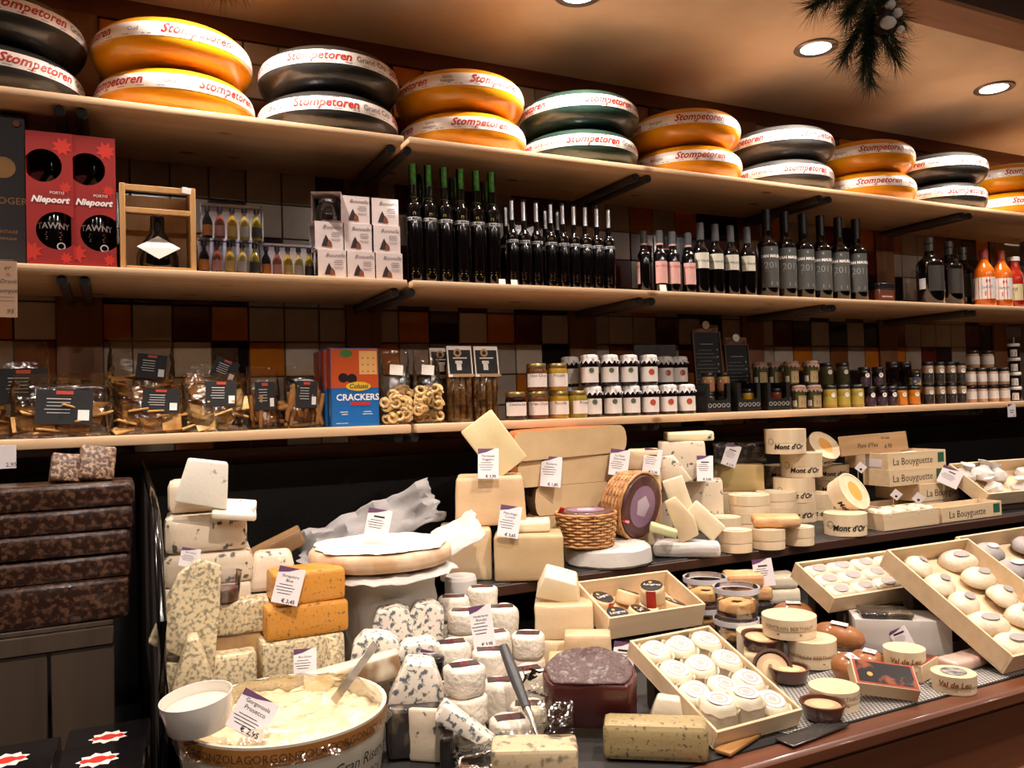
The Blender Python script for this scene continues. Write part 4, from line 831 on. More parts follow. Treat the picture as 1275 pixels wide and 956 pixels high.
def FX(x0, x1, yt, yb, Y):
    a, b = on_y(x0, yb, Y), on_y(x1, yb, Y); m = on_y((x0+x1)/2, yb, Y); t_ = on_y((x0+x1)/2, yt, Y); return m, b.x-a.x, t_.z-m.z
TOP = {}
def cb(label, x0, x1, yt, yb, mat, dep=.1, Y=None, z=None, bev=.006, amp=.0015, rz=0, name='cheese_block', h=None, cat='cheese', group=None, top=1.0, topd=None, wall=False, zs=None, key=None, shear=0):
    """block of cheese from the pixel box of its front face; zs snaps the base height"""
    if wall: P, w, hh = FX(x0, x1, yt, yb, Y); rot = 0
    else: P, w, hh, rot = F(x0, x1, yt, yb, Y, z)
    if z == 'deck': P.z += .001
    if zs is not None: hh += P.z-zs; P.z = zs
    hh = h or hh
    o = one(name, label, cat, rbox(w, dep, hh, bev, 2, 2, amp, 30, rnd.randint(0, 99), name, top, topd, shear, True), mat, P, rot+rz, group)
    if key: TOP[key] = (P.z+hh, P.y)
    return P, w, hh
def lean(label, cx, cy, Y, wp, hp, dep, ang, mat, name='cheese_slice', rz=0, rx=0, poly=None, cat='cheese', bev=.004, amp=.001):
    """block centred on a pixel, turned by ang in the picture plane"""
    P = on_y(cx, cy, Y); k = ppm(P); w, h = wp/k, hp/k
    if poly: me = prism([(a*w, b*h) for a, b in poly], dep, bev, 2, 1, amp, 30, rnd.randint(0, 99)); me.transform(Matrix.Rotation(math.pi/2, 4, 'X') @ Matrix.Translation((0, 0, -dep/2)))
    else: me = rbox(w, dep, h, bev, 2, 2, amp, 30, rnd.randint(0, 99)); me.transform(Matrix.Translation((0, 0, -h/2)))
    return one(name, label, cat, me, mat, P, (rx, ang, facing(P)+rz))
WEDGE = [(-.5, -.5), (.5, -.5), (.42, .3), (-.1, .5), (-.45, .3)]
def half(w, d, h, name='half_wheel'):
    """half wheel: cut face forward (slot 0), rind around (slot 1)"""
    n = 14; pl = [(-w/2, 0)]+[(-w/2*math.cos(math.pi*k/n), d*math.sin(math.pi*k/n)) for k in range(1, n)]+[(w/2, 0)]
    ring = []; bm = bmesh.new(); lev = [(0, .90), (.1, .955), (.25, .985), (.5, 1), (.75, .985), (.9, .955), (1, .90)]
    for t, s in lev: ring.append([bm.verts.new((x*(s if y < 1e-6 else s), y*s, t*h)) for x, y in pl])
    m = len(pl)
    for a, b in zip(ring, ring[1:]):
        for i in range(m-1): bm.faces.new((a[i+1], a[i], b[i], b[i+1])).material_index = 1
        bm.faces.new((a[0], a[m-1], b[m-1], b[0])).material_index = 0
    bm.faces.new(ring[0]).material_index = 1; bm.faces.new(ring[-1][::-1]).material_index = 1
    bmesh.ops.recalc_face_normals(bm, faces=bm.faces)
    return mesh_of(bm, name, 40)
# price tags: white card, violet corner, printed lines
def price_tag(x0, x1, yt, yb, Y, title, price, label, roll=0, pitch=-.25, scale=1):
    P, w, h, rz = F(x0, x1, yt, yb, Y); t = thing('price_tag', label, 'price tag', P, (pitch, roll, rz))
    c = ob('card', rbox(w, .0008, h, .0003, 1), tagw, t); ob('header', pyd('header', [(-w/2, 0, h), (-w/2, 0, h*.82), (-w*.1, 0, h*.88), (w*.3, 0, h)], [(0, 1, 2, 3)]), violet, c, (0, -.0007, 0))
    L_ = [(s, min(w*.16, w*1.45/max(4, len(s))), 0, h*.72-i*w*.165) for i, s in enumerate(title)]
    n = len(title); L_ += [('#%.4f,%.4f' % (w*(.5+.1*((q*2) % 3)), h*.016), 0, -w*.1, h*.72-n*w*.165-h*.08*q+h*.03) for q in range(4)]
    if price: L_.append((price, w*.19, w*.12, h*.04, 0, .0002))
    ob('lettering', lettering(L_), blackink, c, (0, -.0009, 0)); ob('clip', rbox(w*.4, .004, .008, .001, 1), M('clip_clear', 'd8d4d4', .2), t, (0, .002, 0))
    return t
# open wooden tray from the picked corners of its rim
def tray(label, FL, FR, BL, zf, hgt, name='wooden_tray', mat=None, t_=.005, floor_z=.004, front_txt=None):
    a, b = on_z(*FL, zf), on_z(*FR, zf); xa = (b-a).normalized(); w = (b-a).length
    r = ray(*BL); s = (a-CAM).dot(xa)/r.dot(xa); c = CAM+r*s; ya = c-a; d = ya.length; ya.normalize(); za = xa.cross(ya)
    m = Matrix(((xa.x, ya.x, za.x, 0), (xa.y, ya.y, za.y, 0), (xa.z, ya.z, za.z, 0), (0, 0, 0, 1))); o0 = (a+b)/2-za*hgt
    m.translation = o0; t = thing(name, label, 'crate'); t.matrix_world = m; mt = mat or poplar
    for n_, x0, x1, y0, y1, z0, z1 in (('base', -w/2, w/2, 0, d, 0, .003), ('front_panel', -w/2, w/2, 0, t_, .003, hgt), ('back_panel', -w/2, w/2, d-t_, d, .003, hgt), ('side_panel', -w/2, -w/2+t_, t_, d-t_, .003, hgt), ('side_panel', w/2-t_, w/2, t_, d-t_, .003, hgt)):
        p = board(n_, x0, x1, y0, y1, z0, z1, mt, t, .0006)
        if n_ == 'front_panel' and front_txt: ob('lettering', lettering(front_txt), blackink, p, (0, -t_/2-.0004, 0))
    for fy, nm in ((.12, 'front'), (.86, 'rear')):
        q = m @ Vector((0, fy*d, 0)); base = (RZ if q.y > 1.67 else deck_z(0))+.001; hh = q.z-base-.013
        if hh > .012: one('tray_prop', 'dark wooden prop under the %s of the %s' % (nm, label.split(' at ')[0]), 'prop', rbox(w*.7, .025, hh, .002, 1), M('prop_wood', '2a1c14', .6), (q.x, q.y, base), math.atan2(xa.y, xa.x))
    return m, w, d
# round poplar boxes
def rbxm(r, h): return lathe([(0, 0), (r, 0), (r, h-.001), (r*.99, h), (0, h)], 36, 'box_body', 40)
def round_box(label, x0, x1, yt, yb, z=None, Y=None, name='round_cheese_box', words=None, ink=None, lid=True, zs=None, n=1, toplab=None, group=None, rz=0, hh=None, stamp=False):
    P, d, h = Cy(x0, x1, yt, yb, Y, z); r = d/2
    if z == 'deck': P.z += .001
    if zs is not None: P.z = zs
    h = (hh or h)/n
    for k in range(n):
        t = thing(name, (label if n == 1 else '%s, %s of two stacked' % (label, ('lower', 'upper')[k])), 'cheese box', P+Vector((.002*k, 0, h*k)), facing(P)+rz+.2*k, group)
        b = ob('box_body', rbxm(r, h*(.96 if lid else .99)), poplar2, t)
        if lid: ob('lid_band', lathe([(r+.0002, h*.45), (r+.0012, h*.45), (r+.0012, h*.99), (0, h*.99)], 36, 'lid_band', 40, closed=False), poplar2, t)
        if words: ob('lettering', lettering(words, bent(r+.0018)), ink or blackink, b)
        if stamp: q = ob('stamp', lettering([('#.001,.001', 0, 0, 0)]), blackink, b); bpy.data.objects.remove(q); ob('stamp', pyd('stamp', [bent(r+.0018, -42)((.0105 if j else .0092)*math.cos(2*math.pi*i/20), h*.5+(.0105 if j else .0092)*math.sin(2*math.pi*i/20)) for i in range(20) for j in (0, 1)], [(2*i, 2*i+1, (2*i+3) % 40, (2*i+2) % 40) for i in range(20)]), blackink, b)
        if toplab: ob('top_label', puck(r*.6, .0006, .0002, 20), toplab, t, (0, 0, h+.0004))
    return P, r, h
# ================================================================ nougat counter on the near side of the divider
NC = thing('nougat_stand', 'brown wooden crate stand of upright planks under the nougat loaves', 'stand', (-.35, 1.68, 0))
crate_w = M('crate_grey_wood', '48392c', .6, '3a2d22', 3, (10, 10, .7), .3, .7, 4)
for x0, x1 in ((-.30, -.06), (-.054, .10), (.106, .24), (.246, .347)): board('plank', x0, x1, .0, .012, .86, 1.118, crate_w, NC, .002)
board('rail', -.3, .347, -.006, .0, 1.085, 1.118, crate_w, NC, .002); board('top_board', -.3, .347, .0, .35, 1.118, 1.128, crate_w, NC, .002); board('base_board', -.3, .40, -.35, .35, .85, .86, black, NC)
board('body', -.3, .40, -.35, .35, 0, .85, black, NC)
slab('wall_panel_1', -1.2, .05, 2.30, 2.32, 0, 1.36, black)
nou = M('nougat_chocolate', '2a1811', .3, '5e4030', 110, (1, 1.6, 1), .48, .66, 4, .3, 50, .6)
zc = 1.1285
for k, (x1, yt, yb) in enumerate(((163, 716, 763), (165, 687, 716), (166, 657, 687), (168, 628, 657), (170, 598, 628))):
    z1 = on_y(165, yt, 1.69).z; hh = z1-zc; xr = on_y(x1, yb, 1.69).x
    one('nougat_loaf', 'long chocolate nougat loaf, %s in the stack of five' % ('bottom wrapped one', 'second from the bottom', 'middle one', 'second from the top', 'top one')[k], 'nougat', rbox(.46, .13, hh-.0008, .008, 2, 2, .002, 25, k), nou, (xr-.232, 1.755+(.0 if k else -.012), zc), rnd.uniform(-.015, .015)); zc = z1
for k, (x0, x1, yt) in enumerate(((62, 101, 566), (99, 145, 559))):
    P, w, h, rz = F(x0, x1-6, yt, 600, 1.72); one('nougat_bar', 'small nougat bar propped on the loaf stack, %s' % ('lower one' if k == 0 else 'taller one'), 'nougat', rbox(w, .03, h*1.05, .004, 2, 2, .0015, 30, k), M('nougat_light', '4a2e22', .35, 'a8886a', 140, lo=.45, hi=.62, bump=.3), (P.x, P.y+.02, zc+.0005), (-.3, .12, .1))
for k, (cx, cy, Y, l) in enumerate(((8, 946, 1.38, 'black chocolate box with red emblem, half out of view'), (122, 945, 1.36, 'black chocolate box with red emblem in front'), (135, 917, 1.52, 'black chocolate box with red emblem in the rear'))):
    P = on_y(cx, cy, Y); t = thing('chocolate_box', l, 'box', (P.x, P.y, .8605), -.05); hb = P.z-.8605-.001
    ob('carton', rbox(.125, .13, hb, .002, 1), M('carton_gloss_black', '0c0a0b', .2, coat=.5), t)
    e = ob('emblem', pyd('emblem', [(.03*(1 if q % 2 else .75)*math.cos(q*math.pi/9), .028*(1 if q % 2 else .72)*math.sin(q*math.pi/9), 0) for q in range(18)], [tuple(range(18))]), M('emblem_white', 'd8c8c0', .5), t, (0, .0, hb+.0006)); ob('emblem_print', pyd('emblem_print', [(.024*math.cos(q*math.pi/9), .010*math.sin(q*math.pi/9)*(1.2 if q % 3 else .6), .0004) for q in range(18)], [tuple(range(18))]), redink, e)
# ================================================================ blue cheese tower
YT = 1.66
zb = on_y(262, 735, YT).z
P, w, h = cb('wrapped blue cheese block at the foot of the tower', 206, 312, 735, 840, blue4, .15, Y=YT, zs=deck_z(1.66)+.001, amp=.001)
zb = P.z+h
for k, (x0, x1, yt, yb, l) in enumerate(((207, 313, 688, 735, 'wrapped blue-veined block, lowest in the tower behind the plastic cup'), (208, 306, 642, 688, 'wrapped blue-veined block in the middle of the tower'), (212, 280, 600, 642, 'white blue-veined block near the tower top'))):
    zt = on_y((x0+x1)/2, yt, YT).z; P, w, h = cb(l, x0, x1, yt, yb, blue4, .14 if k < 2 else .075, Y=YT+(.05 if k == 2 else 0), zs=zb+.0003, h=zt-zb-.0006, bev=.012, amp=.0015); zb = zt
o = lean('white cheese wedge lying on top of the tower', 256, 600, YT+.0, 62, 56, .06, .22, CM('bright_white', 'ece4d4', '9a9890', 40, .64, .7), poly=[(-.5, -.5), (.5, -.5), (.34, .5), (-.42, .46)]); P = on_y(256, 598, YT); 
lean('thin cheese slice jutting from the tower top', 292, 634, YT-.01, 52, 9, .07, .12, CM('bright_white', 'ece4d4'), rx=.35)
lean('broad blue stilton wedge leaning at the tower foot', 252, 762, YT-.13, 92, 120, .05, .42, blue2, 'stilton_wedge', poly=[(-.5, -.42), (.42, -.5), (.18, .1), (-.02, .5), (-.32, .5), (-.5, .28)], rx=-.12)
price_tag(222, 245, 683, 706, YT-.08, ['Blue Stilton'], None, 'small tag reading Blue Stilton tucked in the tower', .25)
P, w, h = cb('stilton block lying at the front corner of the deck', 207, 318, 822, 868, blue2, .05, Y=1.50, zs=deck_z(0)+.001, bev=.008); zk = P.z+h
lean('small wrapped stilton wedge before the corner block', 240, 828, P.y-.035, 58, 74, .05, 0, blue2, 'stilton_wedge', poly=[(-.5, -.5), (.5, -.5), (.12, .5), (-.1, .48)])
# plastic cup
P, d, h = Cy(254, 301, 708, 752, 1.60); t = thing('plastic_cup', 'small clear plastic cup of brown relish beside the tower', 'cup', (P.x, P.y, P.z), 0)
ob('cup', lathe([(d*.40, 0), (d*.5, h), (d*.51, h)], 28, 'cup', 60, closed=False), clear, t); ob('relish', puck(d*.41, h*.45, .002, 24), M('relish', '5a3a34', .3, coat=.3), t)
zc_ = P.z
cb('stilton piece under the plastic cup', 262, 335, 752, 790, blue2, .06, Y=1.575, key='cup', h=zc_-on_y(293, 790, 1.575).z-.0005)
cb('brown rind block under the stilton piece', 266, 326, 790, 822, M('rind_tan', '9a7450', .45, 'b8925e', 20, coat=.4), .06, Y=1.58, zs=deck_z(1.54)+.001, h=on_y(293, 790, 1.575).z-deck_z(1.54)-.0015)
# shropshire and stilton blocks right of the tower
Ys = 1.52
z0 = on_y(380, 832, Ys).z; zs0 = deck_z(Ys+.05)+.001
z1, z2, z3 = on_y(385, 793, Ys).z, on_y(385, 752, Ys).z, on_y(385, 712, Ys).z
cb('flat stilton block at the bottom of the orange stack', 328, 432, 800, 832, blue2, .12, Y=Ys-.004, zs=zs0, h=max(.02, z1-zs0-.0004), wall=True)
cb('long orange blue-veined cheese block, lower of two', 334, 436, 752, 793, blue3, .11, Y=Ys, zs=z1, h=z2-z1-.0004, wall=True, name='orange_cheese')
cb('orange blue-veined cheese block on top of another', 343, 432, 712, 752, blue3, .09, Y=Ys+.005, zs=z2, h=z3-z2-.0004, wall=True, name='orange_cheese')
price_tag(337, 370, 708, 752, Ys-.012, ['Shropshire', 'Blue'], '\u20ac 3,45', 'white tag reading Shropshire Blue on the orange cheese', .28)
cb('pale wedge with brown rind behind the orange cheese', 308, 372, 690, 735, blue4, .08, Y=1.66, zs=z2+.0004, bev=.01, top=.7); lean('brown rind slab lying behind the orange cheese', 342, 682, 1.80, 72, 20, .09, -.42, rind_b)
lean('thin stilton wedge standing behind the gorgonzola tub', 412, 822, 1.44, 38, 58, .03, -.05, blue2, 'stilton_wedge', poly=[(-.5, -.5), (.5, -.5), (.1, .5), (-.06, .5)], rz=.5)
price_tag(366, 394, 811, 848, 1.42, ['Blue Stilton'], None, 'white tag reading Blue Stilton behind the gorgonzola tub', .02)
# ================================================================ gorgonzola tub
tubw = M('tub_white', 'd8cdb8', .4, coat=.2); tubring = M('tub_band', 'a8743c', .4, '96622e', 8); R_ = .150
P = Vector((.226, 1.262, deck_z(1.15)+.001)); rimz = on_y(348, 880, 1.262).z; hT = rimz-P.z
t = thing('gorgonzola_tub', 'large round tub of creamy gorgonzola under cling film', 'tub', P, facing(P))
b = ob('tub_wall', lathe([(0, 0), (R_*.9, 0), (R_*.93, .004), (R_, hT), (R_-.006, hT), (R_-.010, hT-.03), (0, hT-.03)], 56, 'tub_wall', 50), tubw, t)
bd = ob('tub_band', lathe([(R_*.992+.0004, hT-.026), (R_+.0012, hT-.003)], 56, 'tub_band', 180, closed=False), tubring, b); 
for a in (-42, 0, 42): ob('lettering', lettering([('GORGONZOLA', .0155, 0, hT-.0205), ('#.003,.003', 0, .068, hT-.016)], bent(R_+.0016, a)), M('ink_umber', '4a2c14', .5), b)
ob('lettering', lettering([('Gran Riserva', .022, 0, hT-.058, .35), ('LEONARDI', .014, .0, hT-.078)], bent(R_*.985+.001, 46)), blackink, b)
bm = bmesh.new(); n = 30
grid = [[None]*(n+1) for _ in range(n+1)]
for i in range(n+1):
    for j in range(n+1):
        u, v = 2*i/n-1, 2*j/n-1; q = Vector((u*math.sqrt(1-v*v/2), v*math.sqrt(1-u*u/2), 0))*(R_-.012); q.z = hT-.022+.016*noise.noise(q*26)+.009*noise.noise(q*60)-.012*math.exp(-((q.x-.03)**2+q.y**2)/.002); grid[i][j] = bm.verts.new(q)
for i in range(n):
    for j in range(n): bm.faces.new((grid[i][j], grid[i+1][j], grid[i+1][j+1], grid[i][j+1]))
ob('cheese', mesh_of(bm, 'cheese', 180), gorg, t)
def drape(nm, rr, z, amp, seed, hang=.0):
    bm = bmesh.new(); n = 28; g = [[None]*(n+1) for _ in range(n+1)]; o = Vector((seed*5, 0, seed))
    for i in range(n+1):
        for j in range(n+1):
            u, v = 2*i/n-1, 2*j/n-1; q = Vector((u*math.sqrt(1-v*v/2), v*math.sqrt(1-u*u/2), 0)); L_ = q.length; q = q*rr*(1+.1*noise.noise(q*3+o)); q.z = z+amp*noise.noise(q*30+o)+amp*.5*noise.noise(q*75+o)-hang*max(0, L_-.8)/.2; g[i][j] = bm.verts.new(q)
    for i in range(n):
        for j in range(n): bm.faces.new((g[i][j], g[i+1][j], g[i+1][j+1], g[i][j+1]))
    return mesh_of(bm, nm, 180)
cling = film('cling_film', 'fffdf8', .08, .7, 30, .06)
ob('cling_film', drape('cling_film', R_+.006, hT+.009, .006, 3, .03), cling, t)
tubtop = P.z+hT
P2, d, h = Cy(206, 293, 852, 918, z=tubtop+.012); t = thing('plastic_tub', 'white translucent plastic tub resting on the gorgonzola rim', 'tub', P2, (.05, -.12, 0))
ob('tub_wall', lathe([(0, 0), (d*.42, 0), (d*.44, .003), (d*.49, h*.8), (d*.5, h), (d*.485, h), (d*.46, h*.6), (0, h*.55)], 32, 'tub_wall', 50), M('milky_plastic', 'dcd4cc', .25, coat=.5, sss=0), t)
ob('contents', puck(d*.45, .004, .001, 28), gorg, t, (0, 0, h*.58))
price_tag(277, 328, 868, 914, P2.y-.04, ['Gorgonzola', 'Prosecco'], '\u20ac 2,95', 'large tag reading Gorgonzola Prosecco on the tub', .62, -.5)
lv = thing('cheese_spatula', 'steel spatula blade stuck in the gorgonzola', 'spatula', (.30, 1.27, tubtop-.01), (.0, .9, .4)); ob('blade', rbox(.016, .0015, .11, .0004, 1), M('steel', 'b0aca6', .25, metal=.9), lv)
# ================================================================ brie
P, d, h = Cy(424, 548, 695, 818, z='deck')
Yd = 1.66; P = on_y(486, 790, Yd); P.z = deck_z(Yd)+.001; d = 118/ppm(P); zt = on_y(478, 700, Yd).z
one('paper_parcel', 'tall drum wrapped in white paper under the brie', 'parcel', lathe([(0, 0), (d*.49, 0)]+[(d*(.5-.02*(k % 2)), (zt-P.z)*k/9) for k in range(1, 9)]+[(d*.47, zt-P.z), (0, zt-P.z)], 26, 'paper_parcel', 30, .006, 18), paper, P)
Pb = Vector((on_y(474, 690, Yd-.01).x, Yd-.01, zt+.004)); rb_ = .5*176/ppm(Pb)
bz = .036
t = thing('brie_wheel', 'whole brie cheese with white top and tan edge on paper', 'cheese', Pb, (.0, .0, 0))
ob('rind', puck(rb_, bz, .014, 44, .0012, 20), CM('brie_rind', 'b8916a', 'd6bda0', 16, .4, .65), t); ob('white_top', drape('white_top', rb_*.93, bz+.003, .003, 5), CM('brie_top', 'e4dcd2', 'd8cec2', 12), t)
price_tag(452, 482, 634, 672, Pb.y-.02, ['#.022,.0035'], None, 'white price tag standing on the whole brie', .22)
def sheet(label, cx, cy, Y, wp, hp, rx, ang, amp, seed, mat=paper, name='paper_sheet'):
    P = on_y(cx, cy, Y); k = ppm(P); w, h = wp/k, hp/k; bm = bmesh.new(); n = 22; g = [[None]*(n+1) for _ in range(n+1)]; o = Vector((seed*5, seed, 0))
    for i in range(n+1):
        for j in range(n+1):
            q = Vector(((i/n-.5)*w*(1+.12*noise.noise(Vector((j*.3, seed, 0)))), 0, (j/n-.5)*h*(1+.15*noise.noise(Vector((i*.25, seed+3, 0)))))); f_ = noise.cell(Vector((q.x*14, q.z*14, seed))); q.y = amp*noise.noise(q*16+o)+amp*.6*abs(noise.noise(q*28+o)); g[i][j] = bm.verts.new(q)
    for i in range(n):
        for j in range(n): bm.faces.new((g[i][j], g[i+1][j], g[i+1][j+1], g[i][j+1]))
    o_ = one(name, label, 'paper', mesh_of(bm, name, 35), mat, P, (rx, ang, facing(P))); s = o_.modifiers.new('thick', 'SOLIDIFY'); s.thickness = .0006; return o_
sheet('large crumpled white paper sheet standing behind the brie', 458, 655, 1.93, 180, 56, -.55, -.36, .035, 1, M('paper_shaded', '8e8a88', .6, '827e7c', 6, bump=.3, bscale=60))  # white paper; the shade behind the brie is put into its grey
t_ = ob('paper_sheet', drape('paper_sheet', rb_*1.04, 0, .006, 9, .012), paper, None, (Pb.x+.005, Pb.y, Pb.z-.004)); tag(t_, 'white wrapping paper spread under the brie', 'paper'); s = t_.modifiers.new('thick', 'SOLIDIFY'); s.thickness = .0006
sheet('white paper corner jutting up beside the parmesan block', 570, 665, 1.66, 60, 46, -.7, -.5, .012, 4)
# ================================================================ upper riser: hard cheeses
RZ_ = RZ+.0005
zu = on_y(610, 655, 1.75).z
o = cb('wrapped pale block with blue sticker under the parmesan', 548, 613, 655, 712, wrapc, .14, Y=1.735, zs=RZ_, h=zu-RZ_-.0005, amp=.002)
P, w, h = cb('large flared parmesan block on the wrapped block', 566, 656, 595, 655, parm, .13, Y=1.75, zs=zu, bev=.008, amp=.0025, name='parmesan_block', top=.93)
zp = P.z+h; one('blue_sticker', 'blue sticker on the wrapped pale block', 'sticker', rbox(.03, .001, .014, .0003, 1), M('sticker_blue', '1c3c8a', .4), on_y(600, 668, 1.728), (0, .3, facing(P)))
lean('slanted parmesan slice propped on the parmesan block', 615, 553, 1.80, 47, 74, .05, -.62, CM('parmesan_pale', 'e0cda0', 'd2bb88', 10), 'parmesan_slice')
price_tag(595, 621, 558, 596, 1.735, ['Parmesan', 'Reggiano'], '\u20ac 3,95', 'white tag reading Parmesan Reggiano', .03)
P, w, h = cb('big wrapped manchego block at the riser edge', 616, 703, 669, 724, manch, .11, z=RZ_, bev=.006, amp=.001, name='manchego_block'); zm = P.z+h; Ym = P.y
cb('pale slice lying on the manchego block', 642, 686, 650, 667, slicem, .075, Y=Ym+.035, zs=zm+.0005, name='cheese_slice', h=.026)
price_tag(618, 645, 630, 669, Ym+.01, ['Manchego', 'Curado'], '\u20ac 3,65', 'white tag reading Manchego Curado', .18)
Yr = 1.86; zz = [RZ_]+[on_y(718, y, Yr).z for y in (638, 602, 568, 533)]
for k, (x0, x1, l) in enumerate(((662, 765, 'bottom half wheel hidden behind the baskets'), (668, 764, 'pale half wheel under the raclette'), (648, 782, 'raclette half wheel with tag, second from the top'), (641, 788, 'topmost raclette half wheel with orange rind'))):
    m, w, h = FX(x0, x1, 600, 640, Yr); one('half_wheel', l, 'cheese', half(w, .15+.01*k, zz[k+1]-zz[k]-.0005), [racl, rind_o if k > 1 else rind_b], (m.x, Yr+(.0, .0, .004, -.004)[k], zz[k]), (.0, -.02 if k == 3 else 0, .03*(k-1)))
price_tag(672, 698, 568, 606, Yr-.025, ['Raclette'], '\u20ac 1,85', 'white tag reading Raclette', .1); price_tag(757, 781, 559, 592, Yr-.03, ['Le Petit', 'Doruvael'], '\u20ac 1,95', 'white tag reading Le Petit Doruvael', .15)
zq = RZ_
for k, (x0, x1, yt, yb, l) in enumerate(((778, 826, 612, 650, 'hidden pale block behind the leaning basket'), (779, 824, 585, 612, 'pale cheese block under the small wedge'), (781, 822, 560, 585, 'pale wedge on top beside the raclette'))):
    zt = on_y(800, yt, 1.88).z; cb(l, x0, x1, yt, yb, pale, .09, Y=1.88+.002*k, zs=zq, h=zt-zq-.0005, name='cheese_block', top=.94); zq = zt
price_tag(799, 821, 558, 590, 1.865, ['#.022,.0035'], '\u20ac 2,35', 'white price tag beside the Le Petit Doruvael tag', .16)
lean('blue wedge leaning beside the veined block', 838, 584, 1.86, 34, 40, .05, -.35, blue4, poly=[(-.5, -.5), (.5, -.5), (.2, .4), (-.4, .5)])
# wicker baskets
wick = M('wicker', 'c89660', .6, 'a87444', 40, bump=.3); cocoa = M('basket_cheese', '4a2a2a', .4, '5c3834', 40, coat=.4); plab = M('label_mauve', '8a6a80', .4); ribbon = M('ribbon_red', 'b01c14', .4)
def basket_meshes(r0, r1, h):
    bm = bmesh.new(); rows = 11; n = 22; seg = 88
    def ring(z, rf, ph, tr=.0026):
        prev = None; first = None
        for i in range(seg+1):
            a = 2*math.pi*i/seg; rr = rf+.0022*math.sin(n/2*a+ph); c = Vector((rr*math.cos(a), rr*math.sin(a), z)); e = Vector((math.cos(a), math.sin(a), 0))
            q = [bm.verts.new(c+tr*(math.cos(t)*e+math.sin(t)*Vector((0, 0, 1.25)))) for t in (0, math.pi/2, math.pi, 3*math.pi/2)]
            if prev:
                for k in range(4): bm.faces.new((prev[k], prev[(k+1) % 4], q[(k+1) % 4], q[k]))
            prev = q
    for k in range(rows): ring(h*(k+.5)/rows, r0+(r1-r0)*(k+.5)/rows, math.pi*(k % 2))
    for i in range(n):
        a = 2*math.pi*(i+.5)/n; e = Vector((math.cos(a), math.sin(a), 0)); s = Vector((-math.sin(a), math.cos(a), 0))
        q0 = [bm.verts.new(e*(r0+u)+s*v) for u, v in ((-.0015, -.0015), (.0015, -.0015), (.0015, .0015), (-.0015, .0015))]; q1 = [bm.verts.new(e*(r1+u)+s*v+Vector((0, 0, h))) for u, v in ((-.0015, -.0015), (.0015, -.0015), (.0015, .0015), (-.0015, .0015))]
        for k in range(4): bm.faces.new((q0[k], q0[(k+1) % 4], q1[(k+1) % 4], q1[k]))
    bmesh.ops.recalc_face_normals(bm, faces=bm.faces)
    return mesh_of(bm, 'weave', 60)
def basket(label, P, rot, r0, r1, h):
    t = thing('wicker_basket', label, 'basket', P, rot); o = ob('weave', basket_meshes(r0, r1, h), wick, t); o['kind'] = 'stuff'
    ob('liner', lathe([(0, .001), (r0-.004, .001), (r1-.005, h-.004)], 30, 'liner', 60, closed=False), M('wicker_inner', '6a4428', .7), t)
    for z, r in ((h, r1), (.002, r0)): ob('rim', tube([(r*math.cos(a*math.pi/16), r*math.sin(a*math.pi/16), z+.0012*(a % 2)) for a in range(33)], .0036, 7), wick, t)
    ob('cheese', puck(r1-.005, .016, .006, 32, .0006), cocoa, t, (0, 0, h-.008)); l = ob('label', puck((r1)*.62, .0006, .0002, 28), plab, t, (0, 0, h+.0083)); ob('label_print', puck(r1*.34, .0004, .0001, 5), M('label_pale', 'b8a8b4', .5), l, (0, 0, .0006))
    ob('ribbon', rbox(.012, .004, .02, .001, 1), ribbon, t, (-r1*.86, -r1*.3, h+.001), (.5, .3, .4)); return t
Pw, dw, hw = Cy(704, 812, 664, 709, z=RZ_); hw = .045
one('paper_parcel', 'flat cheese wrapped in white paper under the wicker baskets', 'parcel', lathe([(0, 0), (dw*.47, 0), (dw*.5, .006), (dw*.5, hw*.5), (dw*.49, hw-.006), (dw*.44, hw), (0, hw)], 24, 'paper_wheel', 28, .004, 22), paper, Pw)
zw = RZ_+hw+.003
P1, d1, h1 = Cy(693, 768, 617, 684, z=zw); basket('upright wicker basket with mauve-labelled cheese', P1, facing(P1), d1*.44, d1*.5, .078)
P2 = on_y(775, 626, P1.y+.07); k = ppm(P2); r2 = 37/k
c_ = on_y(797, 630, P1.y+.02); ax = (Vector((.30, -.86, -.12))).normalized(); rot = ax.to_track_quat('Z', 'Y').to_euler()
basket('wicker basket tipped on its side showing dark cheese', c_-ax*.065, tuple(rot), r2*1.0, r2*1.12, .065)
# paper-wrapped block and slices in front of the veined cheese
P, w, h = cb('low cheese wrapped in white paper at the riser edge', 814, 897, 670, 695, paper, .09, z=RZ_, bev=.012, amp=.004, name='paper_parcel', h=.036); zpp = P.z+h; Yp = P.y
lean('pale cheese slice leaning upright on the paper parcel', 846, 622, Yp+.10, 26, 56, .03, -.30, slicem); lean('broad rind slice leaning on the paper parcel', 848, 645, Yp+.035, 30, 54, .03, -.45, pale, poly=[(-.5, -.5), (.35, -.5), (.5, -.1), (.2, .5), (-.3, .5)])
lean('narrow pale wedge slanting across the paper parcel', 877, 648, Yp+.03, 24, 48, .03, -.8, slicem); lean('green tinged slice under the leaning slices', 826, 660, Yp+.02, 34, 10, .05, .3, CM('sage_slice', 'b8b884', 'c4c094', 20))
zq = RZ_
for k, (x0, x1, yt, yb, mt, l) in enumerate(((858, 903, 600, 645, blue4, 'veined block beneath the tall blue cheese'), (822, 880, 549, 600, blue4, 'tall cream block with dark veins beside the tag'))):
    Yv = 1.97; zt = on_y(855, yt, Yv).z
    if k == 0: cb(l, 824, 900, yt, yb, mt, .10, Y=Yv+.03, zs=zq, h=zt-zq-.0005, name='blue_cheese')
    else: cb(l, x0, x1, yt, yb, mt, .10, Y=Yv, zs=zq, h=zt-zq-.0005, name='blue_cheese', shear=-.004)
    zq = zt
